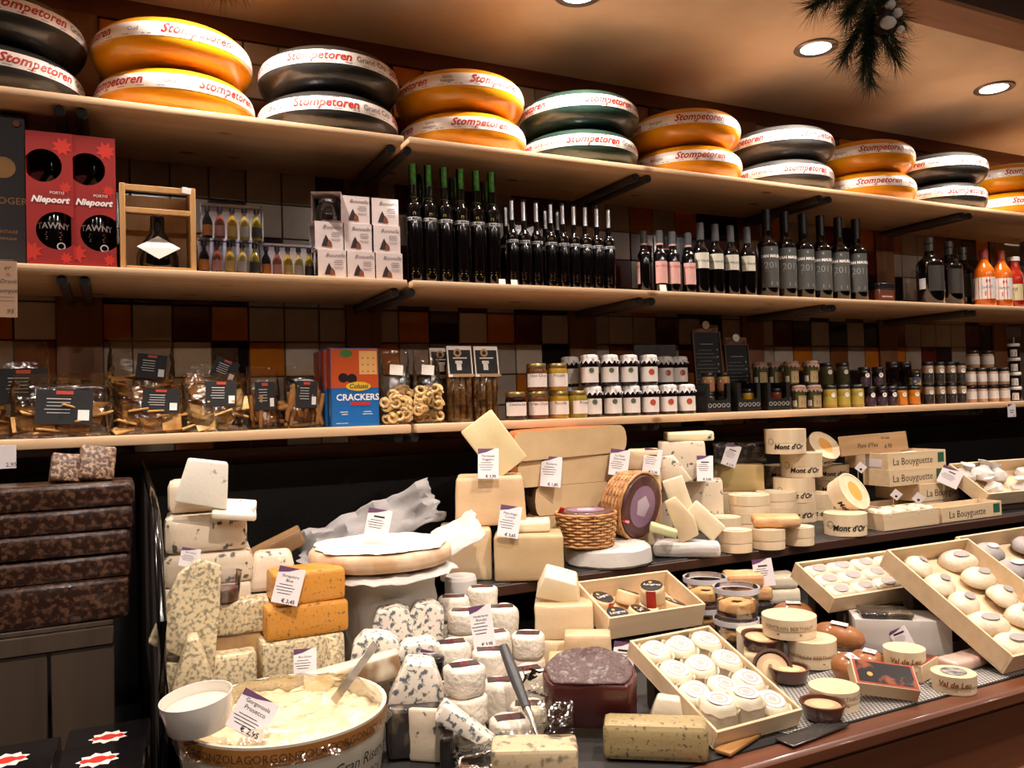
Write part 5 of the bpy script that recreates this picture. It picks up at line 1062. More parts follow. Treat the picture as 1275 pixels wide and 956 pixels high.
cb('thin veined slab lying on the tall cream block', 832, 890, 535, 549, CM('veined_pale', 'e2d4aa', '54544e', 30, .66, .7), .09, Y=1.96, zs=zq, name='blue_cheese', h=.027, rz=.2)
price_tag(868, 888, 567, 599, 1.90, ['#.022,.0035'], '\u20ac 3,05', 'shaded price tag standing on the veined blue block', .02)
Yk = 2.08; z_a, z_b = on_y(920, 612, Yk).z, on_y(920, 578, Yk).z
cb('pale block under the dark-rinded half', 888, 950, 612, 650, pale, .10, Y=Yk, zs=RZ_, h=z_a-RZ_-.0005)
cb('dark-rinded half cheese with pale cut face', 890, 951, 578, 612, M('pale_dark_edge', 'c8ac72', .45, '3a3430', 16, lo=.62, hi=.72, coat=.5), .10, Y=Yk, zs=z_a, h=z_b-z_a-.0005, name='rind_cheese')
for x0, x1, l in ((888, 917, 'small dark wrapped cheese left on the rinded half'), (913, 955, 'wider dark wrapped cheese on the rinded half')): cb(l, x0, x1, 551, 578, wrap_dk, .07, Y=Yk+.01, zs=z_b, name='wrapped_cheese', bev=.01, amp=.003, rz=.2)
price_tag(897, 915, 552, 580, Yk-.03, ['#.022,.0035'], '\u20ac 2,75', 'slanted tag on the dark wrapped cheese', .35)
# small round boxes
for a in (((897, 936, 656, 689), RZ_, 1, 'small poplar box at the riser edge, beside the paper parcel'), ((937, 977, 654, 685), RZ_, 1, 'small poplar box at the riser edge, under the orange cheese'), ((977, 1013, 652, 680), RZ_, 1, 'small poplar box at the riser edge, beside the tall boxes'),
          ((884, 922, 640, 668), RZ_, 1, 'small poplar box behind the paper parcel side'), ((909, 958, 612, 662), RZ_, 2, 'small poplar box in the nearer pair'), ((943, 991, 608, 654), RZ_, 2, 'small poplar box in the pair beside the tall labelled boxes')):
    PB, rB, hB = round_box(a[3], *a[0], z=a[1], n=a[2], toplab=M('box_label', 'd8ccb0', .5))
    if 'orange' in a[3]: zor = PB.z+hB; Por = PB
one('soft_cheese', 'flat orange soft cheese lying across the small poplar boxes', 'cheese', rbox(.125, .075, .03, .012, 3, 2, .003, 25, 3), orind, (Por.x+.028, Por.y, zor+.002), (0, 0, facing(Por)+.1))
# mont d'or boxes
MD = [("Mont d'Or", .022, .012, .016, .2, .0006)]; grn_ink = M('ink_green', '4a7a3a', .5)
def mont(label, x0, x1, yt, yb, Y, zs=None, green=False, hh=None):
    P, r, h = round_box(label, x0, x1, yt, yb, None, Y, 'cheese_drum', MD, blackink, True, zs, stamp=True, hh=hh); return P, r, h
Yc = 1.985; zc_ = RZ_
zl = [on_y(990, y, Yc).z for y in (640, 614, 588, 561, 533)]
zl = [RZ_]+[RZ_+(zl[4]-RZ_)*q/4-.004*(4-q) for q in range(1, 5)]
for k, (xm, l) in enumerate(((989, 'lowest'), (988, 'second'), (998, 'third'), (979, 'topmost'))): mont("banded Mont d'Or cheese drum, %s in the tallest column" % l, xm-24.5, xm+24.5, 560, 590, Yc, zl[k]+.0003, hh=zl[k+1]-zl[k]-.0006)
for k in range(3): mont("banded Mont d'Or cheese drum in the column behind, %s" % ('at the bottom', 'in the middle', 'on top')[k], 952, 995, 570, 600, 2.13, RZ_+.056*k, hh=.055)
for k in range(3): mont("banded Mont d'Or cheese drum, %s in the column beneath the tilted drum" % ('bottom', 'middle', 'top')[k], 1016, 1056, 570, 600, 2.08, RZ_+.054*k, hh=.053)
P, r, h = round_box("banded Mont d'Or cheese drum at the riser edge", 1028, 1078, 634, 668, RZ_, None, 'cheese_drum', MD, blackink, True, stamp=True); zt_ = P.z+h; Pd = P
P, r, h = round_box("banded Mont d'Or cheese drum beside the small poplar boxes", 991, 1037, 610, 648, RZ_, None, 'cheese_drum', MD, blackink, True, stamp=True)
whl = M('lid_white_label', 'dcd0c8', .4, coat=.3); orl = M('lid_orange_label', 'd89a48', .5)
def tipped(label, cx, cy, Y, r, h, ax):
    ax = Vector(ax).normalized(); q = ax.to_track_quat('Z', 'Y').to_euler(); c = on_y(cx, cy, Y); t = thing('cheese_drum', label, 'cheese box', c-ax*h, tuple(q))
    b = ob('box_body', rbxm(r, h*.97), poplar2, t); ob('lid_band', lathe([(r+.0002, h*.45), (r+.0014, h*.45), (r+.0014, h), (r-.004, h), (r-.005, h-.003), (0, h-.003)], 36, 'lid_band', 40, closed=False), poplar2, t)
    ob('top_label', puck(r*.86, .0008, .0002, 28), whl, t, (0, 0, h-.0028)); ob('top_label', pyd('top_label', [(r*.42*math.cos(a*math.pi/10), r*.55*math.sin(a*math.pi/10), 0) for a in range(20)], [tuple(range(20))]), orl, t, (.004, 0, h-.001)); ob('lettering', lettering(MD, bent(r+.0018, -40)), blackink, b); return t
tipped("tilted Mont d'Or drum with orange lid label on top of the boxes", 1027, 554, 2.02, .056, .045, (-.05, -.75, .62)); tipped("tilted Mont d'Or drum with orange lid label in front", 1064, 611, Pd.y+.03, .058, .05, (.12, -.82, .5))
# ================================================================ la bouyguette crates (wall-aligned)
BT = [('La Bouyguette', .0225, -.012, .011)]
dgreen = M('stamp_green', '2a5a40', .5)
def crate(label, xl, xr, yt, yb, xside, Y, zs=None, txt_=True, hgt=None):
    a, b = on_y(xl, yb, Y), on_y(xr, yb, Y); w = b.x-a.x; z0 = on_y((xl+xr)/2, yb, Y).z if zs is None else zs; h = hgt or on_y((xl+xr)/2, yt, Y).z-z0
    # depth from the picked left end of the side panel
    v = ray(xside, yb-3); s = a.x/v.x; d = max(.08, min(.26, (CAM+v*s).y-Y))
    t = thing('cheese_crate', label, 'crate', ((a.x+b.x)/2, Y, z0)); T_ = .004
    for n_, x0, x1, y0, y1, q0, q1 in (('base', -w/2, w/2, 0, d, 0, .003), ('front_panel', -w/2, w/2, 0, T_, .003, h), ('back_panel', -w/2, w/2, d-T_, d, .003, h), ('side_panel', -w/2, -w/2+T_, T_, d-T_, .003, h), ('side_panel', w/2-T_, w/2, T_, d-T_, .003, h)):
        p = board(n_, x0, x1, y0, y1, q0, q1, poplar, t, .0005)
        if n_ == 'front_panel' and txt_:
            s_ = min(.034, w/7.6, h*.66); ob('lettering', lettering([('La Bouyguette', s_, -w*.08, h*.25)]), M('ink_brown_black', '2a2018', .6), p, (0, -T_/2-.0004, -.003)); ob('stamp', rbox(w*.11, .0004, h*.62, .0001, 1), dgreen, p, (w*.41, -T_/2-.0003, h*.18))
    return Vector(((a.x+b.x)/2, Y, z0)), w, d, h
wball = puck(.021, .026, .01, 18, .0015, 60, 2, 'small_cheese')
def fill(P, w, d, h, nx, ny, label, group, lift=0):
    for i in range(nx):
        for j in range(ny): one('small_cheese', label, 'cheese', wball, wsoft, (P.x-w/2+w*(i+.5)/nx, P.y+.01+(d-.02)*(j+.5)/ny, P.z+.0035+lift), rnd.uniform(0, 6), group)
Pp, wp_, dp_, hp_ = crate('plain poplar crate of small white cheeses at the riser edge', 1101, 1170, 636, 662, 1078, 1.675, RZ_, False); fill(Pp, wp_, dp_, hp_, 4, 3, 'small round white cheese in the plain poplar crate', 'cheeses in the plain crate', .028)
P4, w4, d4, h4 = crate('lettered poplar crate at the riser edge, lowest of the lettered ones', 1173, 1248, 633, 652, 1150, 1.68, RZ_, hgt=.046); fill(P4, w4, d4, h4, 4, 2, 'small round white cheese in the lowest lettered crate', 'cheeses in the lowest lettered crate')
zb3 = on_y(1183, 621, 1.87).z
crate('plain poplar crate hidden beneath the lettered crates', 1095, 1222, 625, 645, 1060, 1.875, RZ_, False, hgt=zb3-RZ_-.0006)
zb2 = on_y(1140, 603, 1.88).z; zb1 = on_y(1140, 582, 1.89).z; zt1 = on_y(1140, 562, 1.89).z
crate('lettered poplar crate, third from the top', 1147, 1219, 604, 621, 1090, 1.872, zb3, hgt=zb2-zb3-.0006); crate('lettered poplar crate, second from the top, with white tag', 1108, 1176, 583, 603, 1075, 1.88, zb2, hgt=zb1-zb2-.0006); P1_, w1, d1, h1_ = crate('topmost lettered poplar crate under the handwritten board', 1106, 1178, 562, 580, 1052, 1.885, zb1, hgt=zt1-zb1)
o = one('small_cheese', 'oval white cheese lying on the topmost lettered crate', 'cheese', rbox(.085, .05, .028, .012, 3, 2, .003, 30, 5), wmold, (P1_.x-.005, P1_.y+.03, P1_.z+.0035+.02), .1)
one('shipping_label', 'white barcode sticker on the topmost lettered crate side', 'sticker', rbox(.0008, .07, .026, .0002, 1), tagw, (P1_.x-w1/2-.0006, P1_.y+.06, P1_.z+.008))
P, w, h = FX(1048, 1132, 540, 562, 1.96); t = thing('price_board', "wooden board handwritten Pont d'Yeu 6,90", 'sign', (P.x, P.y, P.z-.006), (-.12, -.02, .0)); bq = ob('board', rbox(w, .005, .066, .001, 1), M('board_wood', 'a8845c', .6, '9a764e', 3, (1, 10, 10)), t); text_part(bq, [("Pont d'Yeu", .022, -.035, .022, .25), ('6,90', .022, .062, .014, .25), ('Per stuk', .012, .055, .046, .2)], blackink, (0, -.003, 0))
for k, (x0, x1, yt, yb, Y) in enumerate(((1062, 1075, 577, 590, 1.80), (1106, 1119, 610, 624, 1.72), (1133, 1147, 612, 630, 1.70))):
    P, w, h, rz = F(x0, x1, yt, yb, Y); t = thing('flag_tag', 'small white diamond flag on a stick, %s' % ('beside the tilted drum', 'at the near side of the plain crate', 'in the middle of the plain crate')[k], 'tag', P, (0, 0, rz)); ob('flag', rbox(w*.8, .0006, w*.8, .0002, 1), tagw, t, (0, 0, h*.3), (0, .7, 0)); ob('stick', tube([(0, 0.001, -.13 if k == 0 else -.05), (0, 0.001, h*.4)], .0008, 5), twine, t); ob('print', rbox(w*.2, .0004, w*.2, 0), blackink, t, (w*.25, -.0008, h*.35))
price_tag(1166, 1190, 581, 604, 1.845, ['#.022,.0035'], None, 'white tag leaning on the lettered crates', .45)
# tipped tray of paper bundles
m, w, d = tray('tipped poplar tray of white paper bundles at the far end', (1231, 615), (1330, 606), (1182, 577), 1.165, .05)
for k, (u, v, s) in enumerate(((.12, .75, 1.1), (.32, .7, 1.25), (.5, .62, 1.1), (.3, .28, 1), (.62, .25, 1), (.86, .65, 1.1))):
    q = m @ Vector(((u-.5)*w, v*d, .005)); me = lathe([(0, 0), (.028, 0), (.036, .012), (.034, .03), (.016, .044), (.012, .05), (.024, .066), (.02, .068), (0, .052)], 18, 'paper_bundle', 30, .006, 40, k); one('paper_bundle', 'cheese bundled in twisted white paper in the tipped tray', 'parcel', me, paper, q, (m.to_euler().x*.6, 0, k*1.3), 'paper bundles in the tipped tray').scale = (s*.86,)*3
# ================================================================ lower deck: white cylinders
pk = [puck(.033, .05, .009, 26, .0022, 45, s, 'white_cheese') for s in range(4)]; plabel = M('label_maroon', '2e1418', .4, coat=.3); ring_red = M('print_red', '8a1c28', .5)
lb_ = rbox(.046, .025, .0008, .0002, 1); rr_ = lathe([(.0045, 0), (.007, 0), (.007, .0003), (.0045, .0003)], 16, 'print', closed=False)
DZ = .958; HB = .0515
cols = [(588, 826, 1.20), (622, 845, 1.29), (657, 832, 1.33), (655, 876, 1.22), (604, 809, 1.35), (570, 798, 1.37), (619, 786, 1.46), (652, 788, 1.45), (577, 758, 1.54), (620, 753, 1.56), (568, 742, 1.60), (603, 731, 1.60), (562, 852, 1.28), (627, 892, 1.19)]
pos_ = [on_y(*q) for q in cols]
for _ in range(60):
    for i in range(len(pos_)):
        for j in range(i):
            dv_ = Vector((pos_[i].x-pos_[j].x, pos_[i].y-pos_[j].y, 0)); L_ = dv_.length
            if L_ < .0685: dv_ *= (.0685-L_)/L_/2; pos_[i] += dv_; pos_[j] -= dv_
for c, (cx, cy, Y) in enumerate(cols):
    P = pos_[c]; n = max(1, round((P.z-DZ)/HB)); hs = (P.z-DZ)/n; s = hs/.0502
    for k in range(n):
        if k < n-3: kind = 'hidden'
        t = thing('white_cheese', 'small white mould cheese cylinder with maroon label, %s' % ('topmost of its column' if k == n-1 else ('bottom of its column' if k == 0 else 'inside a column')), 'cheese', (P.x+rnd.uniform(-.002, .002), P.y+rnd.uniform(-.002, .002), DZ+hs*k), facing(P)+rnd.uniform(-.25, .25), 'white cheese cylinders in columns'); t.scale = (1, 1, s)
        ob('rind', pk[(c+k) % 4], wmold, t); 
        if k >= n-2: l = ob('label', lb_, plabel, t, (0, 0, .0505), (0, 0, .1)); ob('print', rr_, ring_red, l, (0, 0, .0009))
price_tag(590, 618, 757, 806, 1.40, ['Nederlands', 'Blondje'], '\u20ac 3,95', 'white tag reading Nederlands Blondje among white cheeses', -.12)
P, d, h = Cy(557, 596, 712, 750, z=1.06); one('lidded_pot', 'white lidded pot behind the white cheese columns', 'pot', lathe([(0, 0), (d*.46, 0), (d*.48, h*.72), (d*.5, h*.74), (d*.5, h*.95), (d*.46, h), (0, h)], 28, 'lidded_pot', 40), M('pot_white', 'c8c2bc', .4), (on_y(574, 740, 1.69).x, 1.69, DZ)).scale = (1, 1, (on_y(574, 716, 1.69).z-DZ)/h)
# black-handled spreader among the columns
a, b = on_y(627, 806, 1.26), on_y(656, 882, 1.13); t = thing('cheese_spreader', 'dark grey handled spreader leaning on white cheeses', 'spreader', a); dv_ = b-a; ob('handle', tube([(0, 0, 0), dv_*.5, dv_], [.0085, .010, .007], 10), M('handle_grey', '3a3a3c', .4), t); ob('blade', tube([dv_, dv_*1.22+Vector((0, 0, .004)), dv_*1.5], [.006, .0045, .002], 8), M('steel', 'b0aca6', .25, metal=.9), t)
# blue wedges between the tub and the columns
zb_ = DZ+.001
P, w, h = cb('long low blue cheese block under the blue wedges', 442, 548, 814, 838, blue1, .10, Y=1.47, zs=zb_, bev=.008, name='blue_cheese'); zq = P.z+h
for l, cx, cy, Y, wp, hp, an in (('blue wedge standing with its cut face out', 488, 776, 1.52, 50, 46, -.12), ('rounder blue wedge beside the white cylinders', 530, 771, 1.53, 46, 46, .1), ('blue wedge lying wrapped at the near side', 468, 807, 1.425, 58, 40, .15), ('flat blue wedge lying under the standing wedges', 520, 806, 1.43, 50, 20, -.08)):
    lean(l, cx, cy, Y, wp, hp, .055, an, blue1, 'blue_cheese', poly=[(-.5, -.5), (.5, -.5), (.46, .3), (.2, .5), (-.3, .46), (-.48, .1)])
lean('long brown-rinded blue wedge behind the gorgonzola tub', 440, 840, 1.375, 118, 30, .04, -.18, M('rinded_blue', 'ddd0b4', .45, '8a6a48', 9, lo=.5, hi=.58, coat=.6), 'blue_cheese')
P, w, h = cb('dark-rinded blue cheese block wrapped in film', 482, 556, 887, 960, wrap_dk, .06, Y=1.21, zs=zb_, name='wrapped_blue_cheese', bev=.01, amp=.003); ztk = P.z+h
cb('cut face slab of the dark-rinded blue cheese', 508, 556, 882, 960, blue4, .012, Y=1.195, zs=zb_, h=h-.002, bev=.004, name='blue_cheese', rz=-.35)
lean('large white blue-veined wedge on the dark-rinded block', 522, 850, 1.25, 74, 58, .055, .12, blue1, 'blue_cheese', poly=[(-.5, -.4), (.1, -.5), (.5, -.3), (.2, .5), (-.25, .5)]); lean('thin blue wedge sloping down by the columns', 582, 905, 1.15, 84, 24, .04, .62, blue1, 'blue_cheese', poly=[(-.5, -.5), (.5, -.2), (.45, .3), (-.5, .5)])
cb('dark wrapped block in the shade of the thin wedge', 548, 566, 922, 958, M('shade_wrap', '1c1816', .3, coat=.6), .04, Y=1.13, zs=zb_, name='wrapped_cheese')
t = thing('black_jar', 'small black cylinder standing behind the large blue wedge', 'jar', on_y(543, 850, 1.34)); t.location.z = DZ+.001; hz = on_y(543, 817, 1.34).z-DZ; ob('body', puck(.0145, hz-.01, .003, 18), M('gloss_black', '0a0909'), t); ob('lid', puck(.0155, .0095, .002, 18), M('lid_dark', '1c1a1a'), t, (0, 0, hz-.0098))
price_tag(517, 541, 812, 836, 1.37, ['#.022,.0035'], None, 'white tag half hidden behind the blue wedges', .3)
# pale blocks before the riser
P, w, h = cb('wrapped pale block at the bottom beside the crate of red-labelled cheeses', 670, 742, 802, 850, wrapc, .10, Y=1.47, zs=zb_, amp=.002); zq = P.z+h; Yq = 1.48
zt = on_y(702, 752, Yq+.01).z; P, w, h = cb('wrapped pale block in the middle of the pale stack', 666, 740, 752, 796, wrapc, .09, Y=Yq, zs=zq+.0005, h=zt-zq-.001, amp=.002); zq = P.z+h
lean('pale cheddar wedge tilted on top of the pale stack', 697, 727, Yq+.05, 56, 34, .06, .16, slicem, 'cheddar_wedge', poly=[(-.5, -.4), (.5, -.5), (.35, .35), (-.35, .5)], rx=.3)
P, w, h = cb('pinkish rinded block beside the pale stack', 703, 762, 793, 824, CM('rind_pinkish', 'c8a880', 'd6bc98', 18, coat=.4), .055, Y=1.395, name='cheese_block'); cb('brown-crusted block beneath the pinkish block', 700, 766, 824, 864, CM('rind_tan2', 'b8966a', 'c8aa80', 18, coat=.4), .055, Y=1.395, zs=zb_, h=P.z-zb_-.0005)
cb('orange-edged block at the foot of the pale stack', 684, 724, 826, 866, CM('rind_tan3', 'c8a070', 'd8bc94', 18, coat=.4), .07, Y=1.32, zs=zb_)
for x0, x1, l in ((717, 752, 'cut soft wedge with grey rind next to the tag'), (745, 778, 'second cut soft wedge with grey rind by the cheese tray')): lean(l, (x0+x1)/2, 842, 1.30, x1-x0, 44, .045, -.06, CM('morbier', 'e0d0a4', '9a8a70', 22, .62, .7), 'soft_wedge', poly=[(-.5, -.5), (.5, -.5), (.5, .35), (.1, .5), (-.5, .42)])
price_tag(762, 788, 803, 842, 1.28, ['#.022,.0035'], None, 'purple-topped tag standing by the cheese tray', .1)
# crate of red-labelled cheeses
m, w, d = tray('poplar crate of red and black labelled cheeses', (759, 770), (879, 752), (717, 724), 1.062, .05)
lang = CM('langres', 'dcc49a', 'c8a070', 20, coat=.6); rk = M('label_red', 'b02a18', .4, coat=.3); kk = M('label_blk', '1a1616', .4, coat=.3)
def lang_cheese(label, loc, rot):
    t = thing('labelled_cheese', label, 'cheese', loc, rot); ob('cheese', puck(.027, .042, .008, 24, .001), lang, t); l = ob('top_label', puck(.0235, .0008, .0002, 24), kk, t, (0, 0, .0422)); ob('lettering', lettering([('Langres', .012, 0, -.002, .3)], lambda a, b: (a, b, 0)), white, l, (0, 0, .0012)); ob('emblem', puck(.004, .0004, .0001, 12), orl, l, (-.004, .012, .0008)); ob('side_band', patch(.0276, .002, .041, -22, 22, 6), rk, t); return t
for k, (u, v, l) in enumerate(((.18, .25, 'red and black labelled cheese in the front corner of the crate'), (.17, .68, 'red and black labelled cheese in the rear corner of the crate'), (.40, .24, 'red and black labelled cheese under the upright one'), (.78, .32, 'red and black labelled cheese at the far end of the crate'), (.46, .7, 'red and black labelled cheese in the shaded back of the crate'))):
    q = m @ Vector(((u-.5)*w, v*d, .004)); lang_cheese(l, q, (m.to_euler().x, m.to_euler().y, m.to_euler().z+.4*k)).scale = (1, 1, .72)
q = m @ Vector(((.58-.5)*w, .34*d, .036)); lang_cheese('red and black labelled cheese standing proud in the crate', q, (.25, 0, facing(q)-.1))
# tray of white round cheeses with paper labels
m, w, d = tray('long poplar tray of small white label-topped cheeses', (893, 912), (1000, 883), (784, 797), .990, .032)
smc = [puck(.0315, .030, .012, 26, .0022, 45, s+9, 'round_cheese') for s in range(3)]; sml = M('label_round_white', 'd8d0d0', .5); smb = M('label_print_brown', 'b8a498', .6); wp2 = M('waxed_paper', 'dcd2bc', .45, coat=.3)
frill = lathe([(.031, .002), (.035, .008), (.034, .016), (.037, .022)], 40, 'paper_cup', 60, .003, 60, closed=False)
def stm(label, loc, rot, group=None, paper_=False):
    t = thing('round_cheese', label, 'cheese', loc, rot, group); ob('cheese', smc[rnd.randint(0, 2)], wsoft, t); l = ob('label', puck(.023, .0006, .0002, 26), sml, t, (0, 0, .0302)); ob('print', lathe([(.012, 0), (.0155, 0), (.0155, .0003), (.012, .0003)], 24, 'print', closed=False), smb, l, (0, 0, .0007)); ob('emblem', puck(.0075, .0003, .0001, 14), smb, l, (0, 0, .0006))
    ob('paper_cup', frill, wp2, t); return t
e_ = m.to_euler(); nx, ny = 3, 4
for i in range(nx):
    for j in range(ny):
        u, v = (i+.5)/nx, (j+.5)/ny
        if j == 0 and i < 2: continue
        q = m @ Vector(((u-.5)*(w-.012), .006+v*(d-.012), .0035)); stm('round white cheese with printed label lying in the long tray', q, (e_.x, e_.y, e_.z+rnd.uniform(-.4, .4)), 'round white cheeses in the long tray').scale = (.9, .9, 1)
for k, (x0, x1, yt, yb, l) in enumerate(((861, 912, 862, 912, 'taller round white cheese in paper by the blue-flecked block'), (907, 962, 876, 926, 'taller round white cheese in paper next the tray front'))):
    q = m @ Vector((((k+.5)/nx-.5)*(w-.012), .004+.5/ny*d, .006)); stm(l, q, (e_.x*.5, e_.y, e_.z)).scale = (.9, .9, 1.6)
price_tag(862, 897, 785, 808, 1.42, ['#.022,.0035'], None, 'pale tag lying over the tray of label-topped cheeses', .35, -1.0)
one('wooden_ring', 'small wooden ring lying on the tray of white cheeses', 'ring', lathe([(.006, 0), (.015, 0), (.016, .003), (.015, .006), (.006, .006)], 20, 'wooden_ring', 40), M('ring_wood', 'b08a58', .5), on_y(819, 845, 1.24)+Vector((0, 0, .004)), (.6, 0, .2))
# big wax-red herb cheese
P = on_y(762, 938, 1.10); k = ppm(P)
t = thing('herb_cheese', 'dark red cut cheese wheel crusted with herbs under cling film', 'cheese', (P.x+.012, P.y+.08, DZ+.026), facing(P)+.0)
rc_ = .5*122/k; hc = .085
me = prism([(rc_*math.cos(a*math.pi/14), rc_*math.sin(a*math.pi/14)*.85) for a in range(-3, 18)], hc, .008, 2, 1, .003, 30, 4); ob('paste', me, CM('red_paste', '4a1612', '5c1e18', 10, coat=.7, bump=.3, bs=40), t, (0, 0, 0), (.32, 0, 0)); me = prism([(rc_*.93*math.cos(a*math.pi/14), rc_*.79*math.sin(a*math.pi/14)) for a in range(-3, 18)], .004, .0015, 1, 2, .002, 60, 5); ob('herb_crust', me, M('herbs', '3a1814', .5, '6e625c', 110, lo=.54, hi=.68, bump=.8, bscale=120, coat=.7), t, (0, -.0262, hc*.95-.0015), (.32, 0, 0))
sheet('loose cling film bunched between white cylinders and red cheese', 682, 868, 1.17, 66, 62, -.5, .1, .03, 7, cling, 'cling_wrap'); sheet('loose cling film lying at the counter front', 640, 930, 1.08, 150, 46, -.95, -.15, .02, 8, cling, 'cling_wrap')
P, w, h = cb('blue-flecked yellow cheese block at the front ledge', 752, 882, 908, 955, CM('flecked_yellow', 'a08c60', '625a44', 130, .58, .66, coat=.4), .055, Y=1.02, zs=zb_, bev=.010, name='flecked_cheese', rz=0); lean('white wrapped wedge on the flecked block', 834, 884, 1.075, 46, 36, .03, .25, CM('wrapped_white', 'e0d4bc', 'd0c2a4', 14, rough=.3, coat=.8, bump=.4, bs=40), poly=[(-.5, -.5), (.5, -.5), (.2, .5), (-.4, .4)])
cb('grey-flecked cheese slab at the front under loose film', 612, 722, 940, 990, CM('flecked_grey', 'c0ac88', '7a705c', 60, .55, .66, coat=.6), .06, Y=1.03, zs=zb_, name='flecked_cheese')
# board and grater on the ledge
P = on_z(925, 930, .960); one('wooden_paddle', 'narrow wooden paddle lying at the ledge', 'paddle', rbox(.10, .028, .006, .002, 2), M('paddle_wood', 'a87c48', .5, '8a6032', 4, (1, 12, 12)), (P.x, P.y+.01, .9605), .35)
P = on_z(1012, 912, .961); t = thing('cheese_grater', 'flat dark steel grater lying on the mesh', 'grater', (P.x, P.y, .9605), .12); ob('blade', rbox(.14, .036, .003, .001, 1), M('grater_steel', '6a6460', .3, metal=.8), t); bm = bmesh.new()
for i in range(22):
    for j in range(5):
        g = bmesh.ops.create_cone(bm, segments=5, radius1=.0014, radius2=.0003, depth=.0016)
        for v in g['verts']: v.co += Vector((-.03+i*.0042, -.012+j*.006, .0036))
o = ob('teeth', mesh_of(bm, 'teeth'), M('steel', 'b0aca6'), t); o['kind'] = 'stuff'
# ================================================================ tubs, soft cheeses, boxes in the middle
def ptub(label, x0, x1, yt, yb, Y, zs, hh):
    P, d, h = Cy(x0, x1, yt, yb, Y); P.z = zs; h = hh; r = d/2; t = thing('clear_tub', label, 'tub', P, 0)
    ob('tub_wall', lathe([(r*.84, 0), (r*.86, .002), (r*.95, h-.012), (r, h-.012), (r, h), (r*.97, h)], 32, 'tub_wall', 50, closed=False), film('tub_plastic', 'f4f0ee', .1, 0, base=.09), t); ob('rim', lathe([(r*.955, h-.012), (r*1.005, h-.011), (r*1.005, h), (r*.96, h)], 32, 'rim', 50, closed=False), M('rim_plastic', 'c8c4c8', .3), t)
    ob('pastry', lathe([(.010, .012), (r*.5, .008), (r*.78, .016), (r*.76, h*.48), (r*.5, h*.56), (.012, h*.5)], 26, 'pastry', 60, .003, 60, 3, False), CM('pastry', 'd0a468', 'b88a4c', 30), t); ob('base', puck(r*.83, .006, .001, 26), M('relish', '5a3a34'), t); return P, r
Yt = 1.53; P, r = ptub('clear tub of pastry, lower of the rear pair', 852, 906, 755, 795, Yt, DZ+.001, .062); ptub('clear tub of pastry, upper of the rear pair', 852, 906, 714, 760, Yt, DZ+.0635, .066)
Yt = 1.42; ptub('clear tub of pastry, lower of the front pair', 890, 946, 785, 822, Yt, DZ+.001, .058); ptub('clear tub of pastry, upper of the front pair', 890, 947, 744, 792, Yt, DZ+.0595, .068)
z = DZ+.001; Yo = 1.56
for k, (x0, x1, yt, yb, l) in enumerate(((900, 966, 762, 790, 'dark wrapped block under the orange washed cheeses'), (906, 962, 745, 762, 'wrapped block right under the orange washed pair'), (905, 962, 728, 745, 'lower orange washed-rind cheese'), (905, 952, 711, 728, 'upper orange washed-rind cheese'))):
    zt = on_y(932, yt+4, Yo).z; cb(l, x0, x1, yt, yb, (wrap_dk, wrap_dk, orind, orind)[k], .075, Y=Yo, zs=z, h=zt-z-.0005, bev=.009, name='washed_cheese' if k > 1 else 'wrapped_cheese', rz=.1*k-.1); z = zt
z = DZ+.001; Yo = 1.62
for k, (x0, x1, yt, l) in enumerate(((955, 1000, 752, 'dark wrapped block under the cream soft pair'), (957, 999, 733, 'lower cream soft cheese beside the orange pair'), (958, 996, 716, 'upper cream soft cheese beside the orange pair'))):
    zt = on_y(978, yt, Yo).z; cb(l, x0, x1, yt, yt+20, (wrap_dk, wsoft, wsoft)[k], .07, Y=Yo, zs=z, h=zt-z-.0005, bev=.009, name='soft_cheese' if k else 'wrapped_cheese', rz=.35); z = zt
price_tag(942, 966, 697, 730, 1.55, ['#.022,.0035'], None, 'white tag among the orange washed cheeses', -.15)
def loaf(label, cx, cy, zc, wp, hp, rz, ang=0):
    P = on_z(cx, cy, zc); k = ppm(P); w, h = wp/k, hp/k; bm = bmesh.new(); bmesh.ops.create_icosphere(bm, subdivisions=3, radius=.5)
    for v in bm.verts: v.co = Vector((v.co.x*w, v.co.y*.06, v.co.z*h))
    wob(bm, .002, 40, 3); t = thing('smoked_loaf', label, 'cheese', P, (0, ang, facing(P)+rz)); ob('crust', mesh_of(bm, 'crust', 180), CM('smoked_crust', '8a5428', 'a86c38', 14, coat=.9, bump=.25, bs=40), t); ob('sticker', rbox(w*.32, .024, .0008, .0002, 1), tagw, t, (0, -.004, h*.485)); return t
loaf('brown smoked oval cheese behind the lettered round boxes', 988, 765, 1.01, 54, 32, .1); loaf('brown smoked oval cheese with white sticker beside the tray', 1044, 792, .992, 62, 34, -.15, .12); loaf('brown smoked cheese lying below the other smoked ones', 1082, 824, .977, 48, 30, -.2, .12); loaf('smoked oval cheese half hidden by the round boxes', 1056, 832, .98, 44, 36, -.5, .45)
cb('dark wrapped base block beneath the smoked cheeses', 1010, 1072, 800, 822, wrap_dk, .05, z='deck', name='wrapped_cheese', h=.016); cb('dark wrapped block under the smoked cheese near the tubs', 962, 1012, 782, 800, wrap_dk, .05, z=DZ+.001, name='wrapped_cheese', h=.03)
FB = [('FONTRAIN BERTHAUT', .0105, 0, .02), ('#.05,.002', 0, 0, .01)]; umb = M('ink_sepia', '7a5a34', .5)
P, r, h = round_box('lettered round box standing on the mesh at the front', 1010, 1068, 846, 888, 'deck', None, 'lettered_round_box', FB, umb); 
P, r, h = round_box('lettered round box beneath the topmost one', 984, 1041, 808, 858, None, 1.24, 'lettered_round_box', FB, umb, zs=DZ+.0015, hh=.052); zt_ = P.z+h
